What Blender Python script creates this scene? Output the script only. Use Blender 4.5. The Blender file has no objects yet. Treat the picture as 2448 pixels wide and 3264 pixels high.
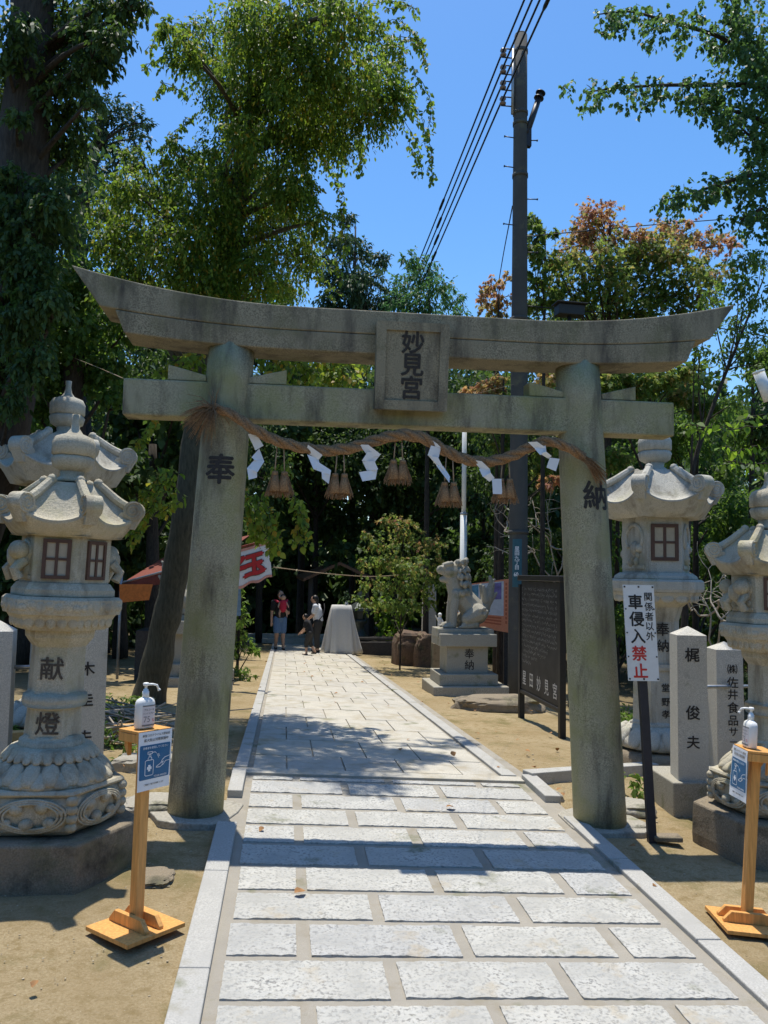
import bpy, bmesh, math, random
import numpy as np
from mathutils import Vector, Matrix, noise as mnoise
R = math.radians
rng = np.random.default_rng(7)
random.seed(7)
SC = bpy.context.scene
COL = SC.collection

# ------------------------------------------------------------------ camera
PITCH, YAW, ROLL, FPX, CAMH = R(4.4), .12124439, .01712241, 2545.0, 1.6
PW, PH, S = 2448, 3264, 1.4756
fw = np.array([math.sin(YAW)*math.cos(PITCH), math.cos(YAW)*math.cos(PITCH), math.sin(PITCH)])
rt = np.array([math.cos(YAW), -math.sin(YAW), 0.])
up = np.cross(rt, fw)
rt, up = rt*math.cos(ROLL)+up*math.sin(ROLL), -rt*math.sin(ROLL)+up*math.cos(ROLL)
EYE = np.array([0, 0, CAMH])
cd = bpy.data.cameras.new('camera')
cam = bpy.data.objects.new('camera', cd)
COL.objects.link(cam)
m3 = Matrix((rt.tolist(), up.tolist(), (-fw).tolist())).transposed()
cam.matrix_world = Matrix.Translation(EYE.tolist()) @ m3.to_4x4()
cd.sensor_fit = 'VERTICAL'
cd.sensor_height = 24
cd.lens = 24*FPX/PH
cd.clip_start, cd.clip_end = .05, 2000
SC.camera = cam

# ------------------------------------------------------------------ light
SUN = Vector((-.10, .70, 3.2)).normalized()
elev = math.asin(SUN.z)
azim = math.atan2(SUN.x, SUN.y)
wd = bpy.data.worlds.new('World')
SC.world = wd
wd.use_nodes = True
wn, wl = wd.node_tree.nodes, wd.node_tree.links
sky = wn.new('ShaderNodeTexSky')
sky.sky_type = 'NISHITA'
sky.sun_disc = False
sky.sun_elevation, sky.sun_rotation = elev, azim
sky.altitude, sky.air_density, sky.dust_density, sky.ozone_density = 0, 1.0, .6, 2.2
hs = wn.new('ShaderNodeHueSaturation')
hs.inputs['Saturation'].default_value = 1.30
hs.inputs['Value'].default_value = 1.10
wl.new(sky.outputs[0], hs.inputs['Color'])
wl.new(hs.outputs[0], wn['Background'].inputs['Color'])
wn['Background'].inputs['Strength'].default_value = .13
sl = bpy.data.lights.new('sun', 'SUN')
sl.energy, sl.angle, sl.color = 3.8, R(.53), (1, .95, .86)
so = bpy.data.objects.new('sun', sl)
COL.objects.link(so)
so.rotation_euler = SUN.to_track_quat('Z', 'Y').to_euler()
so.location = (0, 0, 30)
SC.view_settings.view_transform = 'Standard'
SC.view_settings.look = 'None'
SC.view_settings.exposure = .52
SC.view_settings.gamma = 1
SC.cycles.max_bounces = 8
SC.cycles.diffuse_bounces = 4
SC.cycles.transparent_max_bounces = 8
SC.cycles.use_denoising = True

# ------------------------------------------------------------------ places
CS = -.045
def gz(x, y):
    x = np.clip(x, -4, 6)
    y2 = np.minimum(y, 34)
    return CS*x + np.where(y < 6.25, .01473*y, .3515-.0415*y2)
def ray(x, y):
    return fw + rt*(x*S-PW/2)/FPX + up*(PH/2-y*S)/FPX
def AT(x, y, Y):
    d = ray(x, y)
    return EYE + d*(Y/d[1])
def G(x, y):
    d = ray(x, y)
    for b, z0, far in ((.01473, 0, 0), (-.0415, .3515, 1)):
        t = (z0-CAMH)/(d[2]-CS*d[0]-b*d[1])
        p = EYE+d*t
        if t > 0 and (far or p[1] <= 6.25):
            return p
def on(x, y, dz=0):
    return np.array([x, y, float(gz(x, y))+dz])

# ------------------------------------------------------------------ materials
def nt(name):
    m = bpy.data.materials.new(name)
    m.use_nodes = True
    n = m.node_tree.nodes
    return m, n, m.node_tree.links, n['Principled BSDF']
def lerp_node(n, l, fac, a, b):
    mx = n.new('ShaderNodeMix')
    mx.data_type = 'RGBA'
    if isinstance(fac, float): mx.inputs[0].default_value = fac
    else: l.new(fac, mx.inputs[0])
    for s, v in ((6, a), (7, b)):
        if isinstance(v, tuple): mx.inputs[s].default_value = (*v[:3], 1)
        else: l.new(v, mx.inputs[s])
    return mx.outputs[2]
def noise_fac(n, l, scale, lo, hi, detail=4, rough=.55, vec=None, stretch=None):
    t = n.new('ShaderNodeTexNoise')
    t.inputs['Scale'].default_value = scale
    t.inputs['Detail'].default_value = detail
    t.inputs['Roughness'].default_value = rough
    tc = n.new('ShaderNodeTexCoord')
    src = tc.outputs['Object']
    if stretch:
        mp = n.new('ShaderNodeMapping')
        mp.inputs['Scale'].default_value = stretch
        l.new(src, mp.inputs[0]); src = mp.outputs[0]
    l.new(src, t.inputs['Vector'])
    r = n.new('ShaderNodeMapRange')
    r.inputs[1].default_value, r.inputs[2].default_value = lo, hi
    l.new(t.outputs[0], r.inputs[0])
    return r.outputs[0]
def bump(n, l, p, fac, strength, dist=.01):
    b = n.new('ShaderNodeBump')
    b.inputs['Strength'].default_value = strength
    b.inputs['Distance'].default_value = dist
    l.new(fac, b.inputs['Height'])
    l.new(b.outputs[0], p.inputs['Normal'])
def stone(name, base, dark, grain=420, moss=0., mosscol=(.12, .13, .045), stain=0., staincol=(.05, .045, .035), rough=.85, bmp=.35, bscale=90, streak=False, cut=(.38, .60), island=0.):
    m, n, l, p = nt(name)
    g = noise_fac(n, l, grain, cut[0], cut[1], 3, .6)
    c = lerp_node(n, l, g, dark, base)
    big = noise_fac(n, l, 5, .3, .7, 5)
    c = lerp_node(n, l, big, tuple(v*.74 for v in base), c)
    if moss:
        f = noise_fac(n, l, 3.1, .62-.3*moss, .75, 6, .6)
        c = lerp_node(n, l, f, c, mosscol)
    if stain:
        f = noise_fac(n, l, 4.2, .62-.25*stain, .72, 6, .65, stretch=(1.6, 1.6, .35) if streak else None)
        c = lerp_node(n, l, f, c, staincol)
    if island:      # each block quarried a little lighter, darker or warmer than its neighbour
        ge = n.new('ShaderNodeNewGeometry')
        rr = n.new('ShaderNodeValToRGB'); el = rr.color_ramp.elements
        el[0].color, el[1].color = (1-island, 1-island, 1-island*.9, 1), (1, .985, .95, 1)
        e3 = el.new(.5); e3.color = (1-island*.25, 1-island*.35, 1-island*.6, 1)
        l.new(ge.outputs['Random Per Island'], rr.inputs[0])
        mm = n.new('ShaderNodeMix'); mm.data_type = 'RGBA'; mm.blend_type = 'MULTIPLY'; mm.inputs[0].default_value = 1
        l.new(c, mm.inputs[6]); l.new(rr.outputs[0], mm.inputs[7]); c = mm.outputs[2]
    l.new(c, p.inputs['Base Color'])
    p.inputs['Roughness'].default_value = rough
    p.inputs['Specular IOR Level'].default_value = .25
    bump(n, l, p, noise_fac(n, l, bscale, .2, .8, 6, .7), bmp, .006)
    return m
def plain(name, col, rough=.6, metal=0., var=.12, scale=30, bmp=.05, spec=.4, stretch=None):
    m, n, l, p = nt(name)
    f = noise_fac(n, l, scale, .3, .7, 4, .6, stretch=stretch)
    c = lerp_node(n, l, f, tuple(v*(1-var) for v in col), tuple(min(1, v*(1+var)) for v in col))
    l.new(c, p.inputs['Base Color'])
    p.inputs['Roughness'].default_value = rough
    p.inputs['Metallic'].default_value = metal
    p.inputs['Specular IOR Level'].default_value = spec
    if bmp: bump(n, l, p, f, bmp, .005)
    return m
def leafmat(name, cols, trans=(.22, .34, .03), tfac=.38, rough=.55, tmix=.55, gain=2.0):
    m, n, l, p = nt(name)
    a = n.new('ShaderNodeAttribute')
    a.attribute_name = 'tone'
    r = n.new('ShaderNodeValToRGB')
    e = r.color_ramp.elements
    while len(e) < len(cols): e.new(.5)
    for i, c in enumerate(cols):
        e[i].position = i/(len(cols)-1)
        e[i].color = (*c, 1)
    l.new(a.outputs['Fac'], r.inputs[0])
    l.new(r.outputs[0], p.inputs['Base Color'])
    p.inputs['Roughness'].default_value = rough
    p.inputs['Specular IOR Level'].default_value = .3
    tr = n.new('ShaderNodeBsdfTranslucent')
    tc = n.new('ShaderNodeMix'); tc.data_type = 'RGBA'; tc.inputs[0].default_value = tmix
    gn = n.new('ShaderNodeVectorMath'); gn.operation = 'SCALE'; gn.inputs['Scale'].default_value = gain
    l.new(r.outputs[0], gn.inputs[0]); l.new(gn.outputs[0], tc.inputs[6]); tc.inputs[7].default_value = (*trans, 1)
    l.new(tc.outputs[2], tr.inputs['Color'])
    mx = n.new('ShaderNodeMixShader')
    mx.inputs[0].default_value = tfac
    l.new(p.outputs[0], mx.inputs[1]); l.new(tr.outputs[0], mx.inputs[2])
    l.new(mx.outputs[0], n['Material Output'].inputs['Surface'])
    return m

M = {}
M['torii'] = stone('weathered_granite', (.46, .415, .275), (.21, .185, .12), 110, .72, (.27, .26, .10), .5, (.09, .075, .055), streak=True)
M['toriidark'] = stone('weathered_granite_sooty', (.36, .315, .215), (.15, .13, .09), 110, .4, (.13, .125, .06), .6, (.07, .06, .05), streak=True)
M['lantern'] = stone('pale_granite', (.60, .54, .40), (.38, .34, .25), 130, .3, (.34, .31, .16), .5, (.22, .18, .12), streak=True, bmp=.7, bscale=55)
M['lanternold'] = stone('grey_granite', (.60, .57, .48), (.38, .36, .30), 130, .22, (.33, .32, .19), .5, (.20, .18, .14), streak=True, bmp=.7, bscale=55)
M['rough'] = stone('rough_brown_stone', (.32, .26, .18), (.17, .14, .095), 120, .3, (.13, .13, .06), .4, bmp=.8, bscale=40)
M['post'] = stone('dressed_granite', (.68, .645, .56), (.38, .36, .31), 140, .08, stain=.15, staincol=(.3, .28, .24))
M['pedestal'] = stone('speckled_granite', (.44, .41, .33), (.22, .205, .165), 110, .1)
M['kerb'] = stone('kerb_granite', (.50, .485, .44), (.33, .32, .29), 130, .05, stain=.2, staincol=(.3, .28, .22), bmp=.2)
M['kerbdark'] = stone('old_kerb_stone', (.42, .39, .31), (.25, .23, .18), 200, .3, stain=.3)
M['slab'] = stone('split_face_granite', (.58, .57, .525), (.24, .235, .22), 62, .05, stain=.14, staincol=(.46, .40, .30), bmp=1., bscale=60, cut=(.36, .50), island=.09)
M['flag'] = stone('smooth_flagstone', (.58, .55, .475), (.42, .39, .33), 90, .12, stain=.5, staincol=(.36, .31, .22), bmp=.4, island=.09)
M['mortar'] = stone('mortar', (.40, .365, .30), (.30, .27, .22), 380, .1, stain=.3, staincol=(.27, .23, .16), bmp=.5, bscale=160)
M['redrock'] = stone('red_brown_rock', (.19, .125, .085), (.08, .055, .038), 25, .3, stain=.5, bmp=.9, bscale=14)
M['rock'] = stone('field_stone', (.44, .41, .34), (.28, .26, .21), 60, .2, stain=.2, bmp=.7, bscale=25)
M['pebble'] = plain('pebble', (.40, .33, .22), .9, var=.35, scale=25)
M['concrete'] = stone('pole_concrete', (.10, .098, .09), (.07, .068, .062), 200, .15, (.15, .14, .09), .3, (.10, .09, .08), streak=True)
M['ink'] = plain('carved_ink', (.035, .03, .026), .8, var=.4, scale=60)
M['inkfaded'] = plain('faded_ink', (.08, .065, .05), .85, var=.5, scale=50)
M['black'] = plain('black_paint', (.02, .019, .018), .5)
M['steel'] = plain('galvanised_steel', (.35, .36, .37), .45, .7)
M['darksteel'] = plain('dark_painted_steel', (.035, .037, .045), .5, .3)
M['cable'] = plain('cable_rubber', (.012, .012, .015), .6)
M['porcelain'] = plain('brown_porcelain', (.22, .16, .13), .3)
M['whitepaint'] = plain('white_enamel', (.72, .72, .68), .35, var=.04)
M['signred'] = plain('red_letter', (.55, .035, .03), .45)
M['signblack'] = plain('black_letter', (.02, .02, .02), .45)
M['paper'] = plain('white_paper', (.78, .79, .80), .7, var=.03, bmp=.02)
M['straw'] = plain('old_straw_rope', (.27, .16, .08), .9, var=.55, scale=120, bmp=.5, stretch=(1, 1, 1))
M['strawdark'] = plain('straw_tassel', (.30, .18, .09), .9, var=.55, scale=160, bmp=.4)
M['cord'] = plain('straw_cord', (.34, .25, .16), .9)
M['wood'] = plain('oiled_cedar', (.66, .33, .095), .5, var=.22, scale=9, bmp=.1, stretch=(9, 9, .7))
M['woodpale'] = plain('cedar_end_grain', (.64, .36, .13), .55, var=.15, scale=60)
M['brownwood'] = plain('brown_timber', (.17, .085, .045), .7, var=.3, scale=12, stretch=(1, 8, 8))
M['plastic'] = plain('translucent_white_plastic', (.80, .79, .74), .3, var=.02, bmp=0)
pl = M['plastic'].node_tree.nodes['Principled BSDF']
pl.inputs['Subsurface Weight'].default_value = .35
pl.inputs['Subsurface Radius'].default_value = (.03, .03, .03)
M['labelpaper'] = plain('pale_label', (.66, .60, .58), .5, var=.03, bmp=0)
M['signblue'] = plain('printed_blue', (.022, .13, .27), .4, var=.06, bmp=0)
M['plateblue'] = plain('enamel_plate_blue', (.03, .10, .13), .35, var=.1)
M['greyprint'] = plain('grey_print', (.20, .19, .18), .5, bmp=0)
M['signwhite'] = plain('white_print', (.78, .80, .82), .5, bmp=0)
M['window'] = plain('brown_lattice', (.10, .052, .034), .6)
M['pane'] = plain('paper_pane', (.42, .36, .26), .6, var=.08)
M['board'] = plain('black_notice_board', (.028, .027, .026), .6, var=.5, scale=4, bmp=.1)
M['chalk'] = plain('faded_white_lettering', (.55, .53, .50), .8, var=.25)
M['orange'] = plain('orange_poster', (.72, .27, .14), .55, var=.08, bmp=0)
M['orangedark'] = plain('dark_orange_print', (.50, .13, .06), .55, bmp=0)
M['posterpale'] = plain('poster_pale_panel', (.62, .63, .66), .5, var=.18, scale=6, bmp=0)
M['posterviolet'] = plain('poster_violet', (.20, .16, .36), .5, var=.4, scale=8, bmp=0)
M['postergreen'] = plain('poster_blue_green', (.10, .24, .33), .5, var=.4, scale=12, bmp=0)
M['awning'] = plain('red_awning', (.17, .034, .016), .7, var=.2)
M['awningorange'] = plain('orange_awning', (.55, .16, .03), .7, var=.2)
M['banner'] = plain('white_banner_cloth', (.66, .64, .63), .8, var=.05)
M['bannerred'] = plain('red_banner_print', (.50, .03, .03), .8)
M['bannertrim'] = plain('pink_banner_trim', (.60, .27, .20), .8)
M['drape'] = plain('grey_white_cloth', (.52, .51, .48), .85, var=.06, bmp=.1)
M['bluesheet'] = plain('blue_sheet', (.17, .27, .38), .6, var=.2)
M['bronze'] = plain('dark_bronze', (.055, .065, .06), .5, .5, var=.3)
M['darkwood'] = plain('dark_old_wood', (.05, .045, .04), .75, var=.3)
M['skin'] = plain('skin', (.50, .30, .20), .55, var=.05, bmp=0)
M['hair'] = plain('black_hair', (.012, .010, .009), .5)
M['darkcloth'] = plain('black_shirt', (.016, .016, .018), .85)
M['denim'] = plain('blue_denim', (.11, .19, .32), .85)
M['redcloth'] = plain('red_carrier', (.45, .02, .05), .8)
M['whitecloth'] = plain('white_shirt', (.66, .67, .68), .8)
M['darkskirt'] = plain('charcoal_trousers', (.035, .033, .03), .85)
M['shoe'] = plain('dark_shoe', (.03, .025, .02), .6)
M['mask'] = plain('white_mask', (.7, .7, .72), .8)
M['bark'] = plain('dark_bark', (.042, .034, .026), .95, var=.5, scale=14, bmp=.9, stretch=(3, 3, .6))
M['barkgrey'] = plain('grey_bark', (.075, .068, .044), .95, var=.4, scale=14, bmp=.8, stretch=(3, 3, .6))
M['twig'] = plain('pale_dead_twig', (.36, .31, .24), .9)
M['deadleaf'] = plain('dead_leaf', (.28, .14, .05), .8, var=.4)
M['leafvine'] = leafmat('vine_leaf', [(.020, .050, .008), (.055, .115, .015), (.15, .22, .028), (.34, .17, .02)], trans=(.38, .54, .05), tfac=.42)
M['leafdark'] = leafmat('camphor_leaf', [(.022, .05, .016), (.048, .09, .026), (.10, .15, .035)], trans=(.16, .27, .03), tfac=.33)
M['leafmid'] = leafmat('broad_leaf', [(.03, .07, .016), (.07, .13, .024), (.13, .19, .035)], trans=(.26, .42, .05), tfac=.45)
M['leafpine'] = leafmat('conifer_leaf', [(.022, .05, .022), (.042, .08, .034), (.07, .115, .042)], trans=(.07, .13, .04), tfac=.25)
M['leaffeather'] = leafmat('feathery_leaf', [(.03, .08, .025), (.05, .12, .04), (.08, .16, .05)], trans=(.16, .34, .08), tfac=.4)
M['leafcherry'] = leafmat('cherry_leaf', [(.035, .075, .03), (.06, .12, .04), (.11, .17, .04)], trans=(.20, .36, .06), tfac=.42, rough=.5)
M['leafmaple'] = leafmat('maple_leaf', [(.045, .105, .018), (.10, .18, .024), (.20, .19, .05), (.33, .19, .075), (.34, .13, .095)], trans=(.42, .40, .10), tfac=.5, tmix=.3, gain=2.1)
M['leafbright'] = leafmat('sunlit_sprig_leaf', [(.07, .15, .015), (.10, .19, .02), (.15, .20, .025)], trans=(.32, .5, .03), tfac=.5)
def ground_mat():
    m, n, l, p = nt('sandy_soil')
    f1 = noise_fac(n, l, 1.1, .35, .65, 6, .6)
    f2 = noise_fac(n, l, 90, .3, .7, 5, .7)
    c = lerp_node(n, l, f1, (.33, .25, .135), (.49, .40, .25))
    c = lerp_node(n, l, f2, tuple((.25, .185, .095)), c)
    f5 = noise_fac(n, l, 14, .50, .66, 5, .7)
    c = lerp_node(n, l, f5, c, (.25, .185, .09))
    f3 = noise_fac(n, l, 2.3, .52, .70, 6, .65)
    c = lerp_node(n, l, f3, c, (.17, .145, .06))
    f4 = noise_fac(n, l, 260, .68, .75, 2, .5)
    c = lerp_node(n, l, f4, c, (.55, .48, .36))
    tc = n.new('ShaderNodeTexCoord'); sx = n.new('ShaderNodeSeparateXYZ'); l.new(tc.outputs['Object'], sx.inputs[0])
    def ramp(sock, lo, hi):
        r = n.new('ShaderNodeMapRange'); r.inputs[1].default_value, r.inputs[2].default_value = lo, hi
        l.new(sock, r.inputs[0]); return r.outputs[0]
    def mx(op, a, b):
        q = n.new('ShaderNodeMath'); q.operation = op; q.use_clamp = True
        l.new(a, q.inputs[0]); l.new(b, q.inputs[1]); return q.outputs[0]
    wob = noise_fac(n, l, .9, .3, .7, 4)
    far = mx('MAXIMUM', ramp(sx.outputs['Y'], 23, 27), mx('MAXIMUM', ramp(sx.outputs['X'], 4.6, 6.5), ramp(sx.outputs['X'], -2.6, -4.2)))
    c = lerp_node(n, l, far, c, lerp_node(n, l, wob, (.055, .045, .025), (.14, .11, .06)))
    l.new(c, p.inputs['Base Color'])
    p.inputs['Roughness'].default_value = .95
    p.inputs['Specular IOR Level'].default_value = .1
    bump(n, l, p, noise_fac(n, l, 60, .2, .8, 8, .75), .7, .012)
    return m
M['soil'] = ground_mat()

# ------------------------------------------------------------------ mesh builder
class MB:
    def __init__(s):
        s.v, s.f, s.m, s.sm, s.n = [], [], [], [], 0
    def add(s, vs, fs, mi=0, smooth=False):
        vs = np.asarray(vs, float).reshape(-1, 3)
        s.v.append(vs)
        for f in fs:
            s.f.append([i+s.n for i in f]); s.m.append(mi); s.sm.append(smooth)
        s.n += len(vs)
        return s
    def loft(s, rings, mi=0, smooth=False, cap=True, close=True):
        rings = [np.asarray(r, float) for r in rings]
        k = len(rings[0]); fs = []
        for i in range(len(rings)-1):
            for j in range(k if close else k-1):
                a, b = i*k+j, i*k+(j+1) % k
                fs.append([a, b, b+k, a+k])
        s.add(np.concatenate(rings), fs, mi, smooth)
        if cap:
            s.f.append([s.n-len(rings)*k+j for j in range(k)][::-1]); s.m.append(mi); s.sm.append(False)
            s.f.append([s.n-k+j for j in range(k)]); s.m.append(mi); s.sm.append(False)
        return s
    def box(s, c, size, rz=0, mi=0, top=1., shear=(0, 0)):
        c = np.asarray(c, float); w, d, h = size
        pts = []
        for z, k, sh in ((-h/2, 1, 0), (h/2, top, 1)):
            for x, y in ((-1, -1), (1, -1), (1, 1), (-1, 1)):
                pts.append((x*w/2*k+shear[0]*sh, y*d/2*k+shear[1]*sh, z))
        pts = np.array(pts)
        ca, sa = math.cos(rz), math.sin(rz)
        pts = np.stack([pts[:, 0]*ca-pts[:, 1]*sa, pts[:, 0]*sa+pts[:, 1]*ca, pts[:, 2]], 1)+c
        return s.add(pts, [[3, 2, 1, 0], [4, 5, 6, 7], [0, 1, 5, 4], [1, 2, 6, 5], [2, 3, 7, 6], [3, 0, 4, 7]], mi)
    def tube(s, path, rad, n=8, mi=0, smooth=True, cap=True):
        P = np.asarray(path, float)
        k = len(P)
        rad = np.broadcast_to(np.asarray(rad, float), (k,))
        T = np.gradient(P, axis=0)
        T /= np.linalg.norm(T, axis=1)[:, None]+1e-9
        a = np.array([0, 0, 1.]) if abs(T[0][2]) < .9 else np.array([1., 0, 0])
        N = np.cross(T[0], a); N /= np.linalg.norm(N)
        rings = []
        for i in range(k):
            N = N-T[i]*(N@T[i]); N /= np.linalg.norm(N)+1e-9
            B = np.cross(T[i], N)
            th = np.linspace(0, 2*np.pi, n, endpoint=False)
            rings.append(P[i]+rad[i]*(np.cos(th)[:, None]*N+np.sin(th)[:, None]*B))
        return s.loft(rings, mi, smooth, cap)
    def lathe(s, prof, c, n=24, rot=0, mi=0, smooth=True, lobes=0, amp=0., cap=True):
        th = np.arange(n)*2*np.pi/n+rot
        k = 1+amp*np.abs(np.sin(th*lobes/2)) if lobes else 1
        rings = [np.stack([c[0]+r*k*np.cos(th), c[1]+r*k*np.sin(th), np.full(n, c[2]+z)], 1) for r, z in prof]
        return s.loft(rings, mi, smooth, cap)
    def ell(s, c, r, n=12, mi=0, rz=0, smooth=True):
        th = np.arange(n)*2*np.pi/n
        rings = []
        for ph in np.linspace(-np.pi/2*.96, np.pi/2*.96, max(5, n//2+1)):
            x, y = r[0]*np.cos(ph)*np.cos(th), r[1]*np.cos(ph)*np.sin(th)
            rings.append(np.stack([c[0]+x*math.cos(rz)-y*math.sin(rz), c[1]+x*math.sin(rz)+y*math.cos(rz), np.full(n, c[2]+r[2]*np.sin(ph))], 1))
        return s.loft(rings, mi, smooth)
    def text(s, body, o, ex, ey, h, mi=0, bold=.0, wid=1., fn=None, serif=None):
        vs, fs = glyphs(body, fn is not None)
        offs = [(0, 0)] if bold < .008 else [(0, 0), (bold, 0), (-bold, 0), (0, bold), (0, -bold)]
        for i, (dx, dy) in enumerate(offs):
            P = (vs+np.array([dx, dy]))*h
            P[:, 0] *= wid
            if fn:
                W = fn(P)
                n_ = np.cross(W[fs[0][1]]-W[fs[0][0]], W[fs[0][2]]-W[fs[0][0]])
            else:
                W = np.asarray(o)+P[:, :1]*np.asarray(ex)+P[:, 1:2]*np.asarray(ey)
                n_ = np.cross(ex, ey)
            W = W+n_/(np.linalg.norm(n_)+1e-12)*.00012*i
            s.add(W, fs, mi)
        return s
    def build(s, name, mats, parent=None, bevel=0, seg=2, kind=None, origin=None):
        V = np.concatenate(s.v) if s.v else np.zeros((0, 3))
        if parent is not None:
            o0 = np.array(world_loc(parent)); V = V-o0
            loc = (0, 0, 0)
        elif origin is not None:
            V = V-np.asarray(origin); loc = origin
        else: loc = (0, 0, 0)
        me = bpy.data.meshes.new(name)
        me.from_pydata(V.tolist(), [], s.f)
        if not isinstance(mats, (list, tuple)): mats = [mats]
        for m in mats: me.materials.append(m)
        me.polygons.foreach_set('material_index', s.m)
        me.polygons.foreach_set('use_smooth', s.sm)
        me.update()
        o = bpy.data.objects.new(name, me)
        COL.objects.link(o)
        o.location = loc
        if parent is not None: o.parent = parent
        if bevel:
            b = o.modifiers.new('bevel', 'BEVEL')
            b.width, b.segments, b.limit_method, b.angle_limit = bevel, seg, 'ANGLE', R(35)
        if kind: o['kind'] = kind
        return o
def world_loc(o):
    v = np.array(o.location)
    while o.parent:
        o = o.parent; v = v+np.array(o.location)
    return v
GL = {}
def glyphs(body, fine):
    """outline of a word as a flat mesh, em height 1, centred; fine cuts it small enough to bend round a surface"""
    k = (body, fine)
    if k not in GL:
        c = bpy.data.curves.new('t', 'FONT')
        c.body, c.align_x, c.align_y = body, 'CENTER', 'CENTER'
        c.resolution_u = 3
        o = bpy.data.objects.new('t', c)
        COL.objects.link(o)
        me = bpy.data.meshes.new_from_object(o.evaluated_get(bpy.context.evaluated_depsgraph_get()))
        if fine:
            bm = bmesh.new(); bm.from_mesh(me)
            bmesh.ops.triangulate(bm, faces=bm.faces[:])
            for _ in range(4):
                es = [e for e in bm.edges if e.calc_length() > .09]
                if not es: break
                bmesh.ops.subdivide_edges(bm, edges=es, cuts=1)
                bmesh.ops.triangulate(bm, faces=bm.faces[:])
            bm.to_mesh(me); bm.free()
        v = np.array([x.co[:2] for x in me.vertices])
        v = v-(v.max(0)+v.min(0))/2
        GL[k] = (v, [list(p.vertices) for p in me.polygons])
        bpy.data.objects.remove(o); bpy.data.curves.remove(c); bpy.data.meshes.remove(me)
    v, f = GL[k]
    return v.copy(), f
def tag(o, label, cat, group=None, kind=None):
    o['label'], o['category'] = label, cat
    if group: o['group'] = group
    if kind: o['kind'] = kind
    return o
def thing(name, loc, label, cat, group=None):
    o = bpy.data.objects.new(name, None)
    COL.objects.link(o)
    o.location = [float(v) for v in loc]
    o.empty_display_size = .1
    return tag(o, label, cat, group)
def bake_remesh(mb, voxel, smooth=3, name='body', mats=None, parent=None):
    o = mb.build('tmp', [])
    r = o.modifiers.new('r', 'REMESH'); r.mode, r.voxel_size = 'VOXEL', voxel
    if smooth:
        q = o.modifiers.new('s', 'SMOOTH'); q.factor, q.iterations = .5, smooth
    me = bpy.data.meshes.new_from_object(o.evaluated_get(bpy.context.evaluated_depsgraph_get()))
    old = o.data
    bpy.data.objects.remove(o); bpy.data.meshes.remove(old)
    if parent is not None: me.transform(Matrix.Translation((-world_loc(parent)).tolist()))
    me.name = name
    me.materials.clear()
    me.materials.append(mats)
    me.polygons.foreach_set('use_smooth', [True]*len(me.polygons))
    b = bpy.data.objects.new(name, me)
    COL.objects.link(b)
    if parent is not None: b.parent = parent
    return b
def cap(mb, a, ra, b, rb, n=10):
    """capsule with round ends, tapered"""
    a, b = np.asarray(a, float), np.asarray(b, float)
    d = b-a; L = np.linalg.norm(d)+1e-9; d = d/L
    pts, rr = [], []
    for t in np.linspace(-.98, 0, 4): pts.append(a+d*ra*t); rr.append(ra*math.sqrt(max(0.02, 1-t*t)))
    for t in np.linspace(0, .98, 4): pts.append(b+d*rb*t); rr.append(rb*math.sqrt(max(0.02, 1-t*t)))
    return mb.tube(pts, rr, n)
def vnoise(x, y, z=0): return mnoise.noise(Vector((x, y, z)))

# ------------------------------------------------------------------ ground, path
def axis(a, b, fine, lo, hi, grow=1.25):
    v = list(np.arange(a, b, fine)); st = fine
    while v[-1] < hi: st *= grow; v.append(v[-1]+st)
    st = fine; w = [a]
    while w[-1] > lo: st *= grow; w.append(w[-1]-st)
    return np.array(w[:0:-1]+v)
def ground():
    xs, ys = axis(-5, 7, .09, -260, 260), axis(1.2, 16, .09, -60, 420)
    X, Y = np.meshgrid(xs, ys)
    Z = gz(X, Y)-.022
    nz = np.array([vnoise(x*2.1, y*2.1)*.5+vnoise(x*7, y*7, 3)*.3+vnoise(x*19, y*19, 5)*.2 for x, y in zip(X.ravel(), Y.ravel())]).reshape(X.shape)
    inpath = (X > -.5) & (X < 2.1)
    Z = Z+nz*np.where(inpath, .016, .03)
    k = len(xs)
    fs = [[j*k+i, j*k+i+1, (j+1)*k+i+1, (j+1)*k+i] for j in range(len(ys)-1) for i in range(k-1)]
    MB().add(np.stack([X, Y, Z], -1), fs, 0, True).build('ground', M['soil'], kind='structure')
ground()
XL, XR = -.365, 1.99
def sheet(mb, x0, x1, y0, y1, dz, mi=0, thick=0):
    P = [on(x0, y0, dz), on(x1, y0, dz), on(x1, y1, dz), on(x0, y1, dz)]
    if thick:
        Q = [p-np.array([0, 0, thick]) for p in P]
        mb.add(Q+P, [[4, 5, 6, 7], [0, 1, 5, 4], [1, 2, 6, 5], [2, 3, 7, 6], [3, 0, 4, 7]], mi)
    else: mb.add(P, [[0, 1, 2, 3]], mi)
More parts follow.
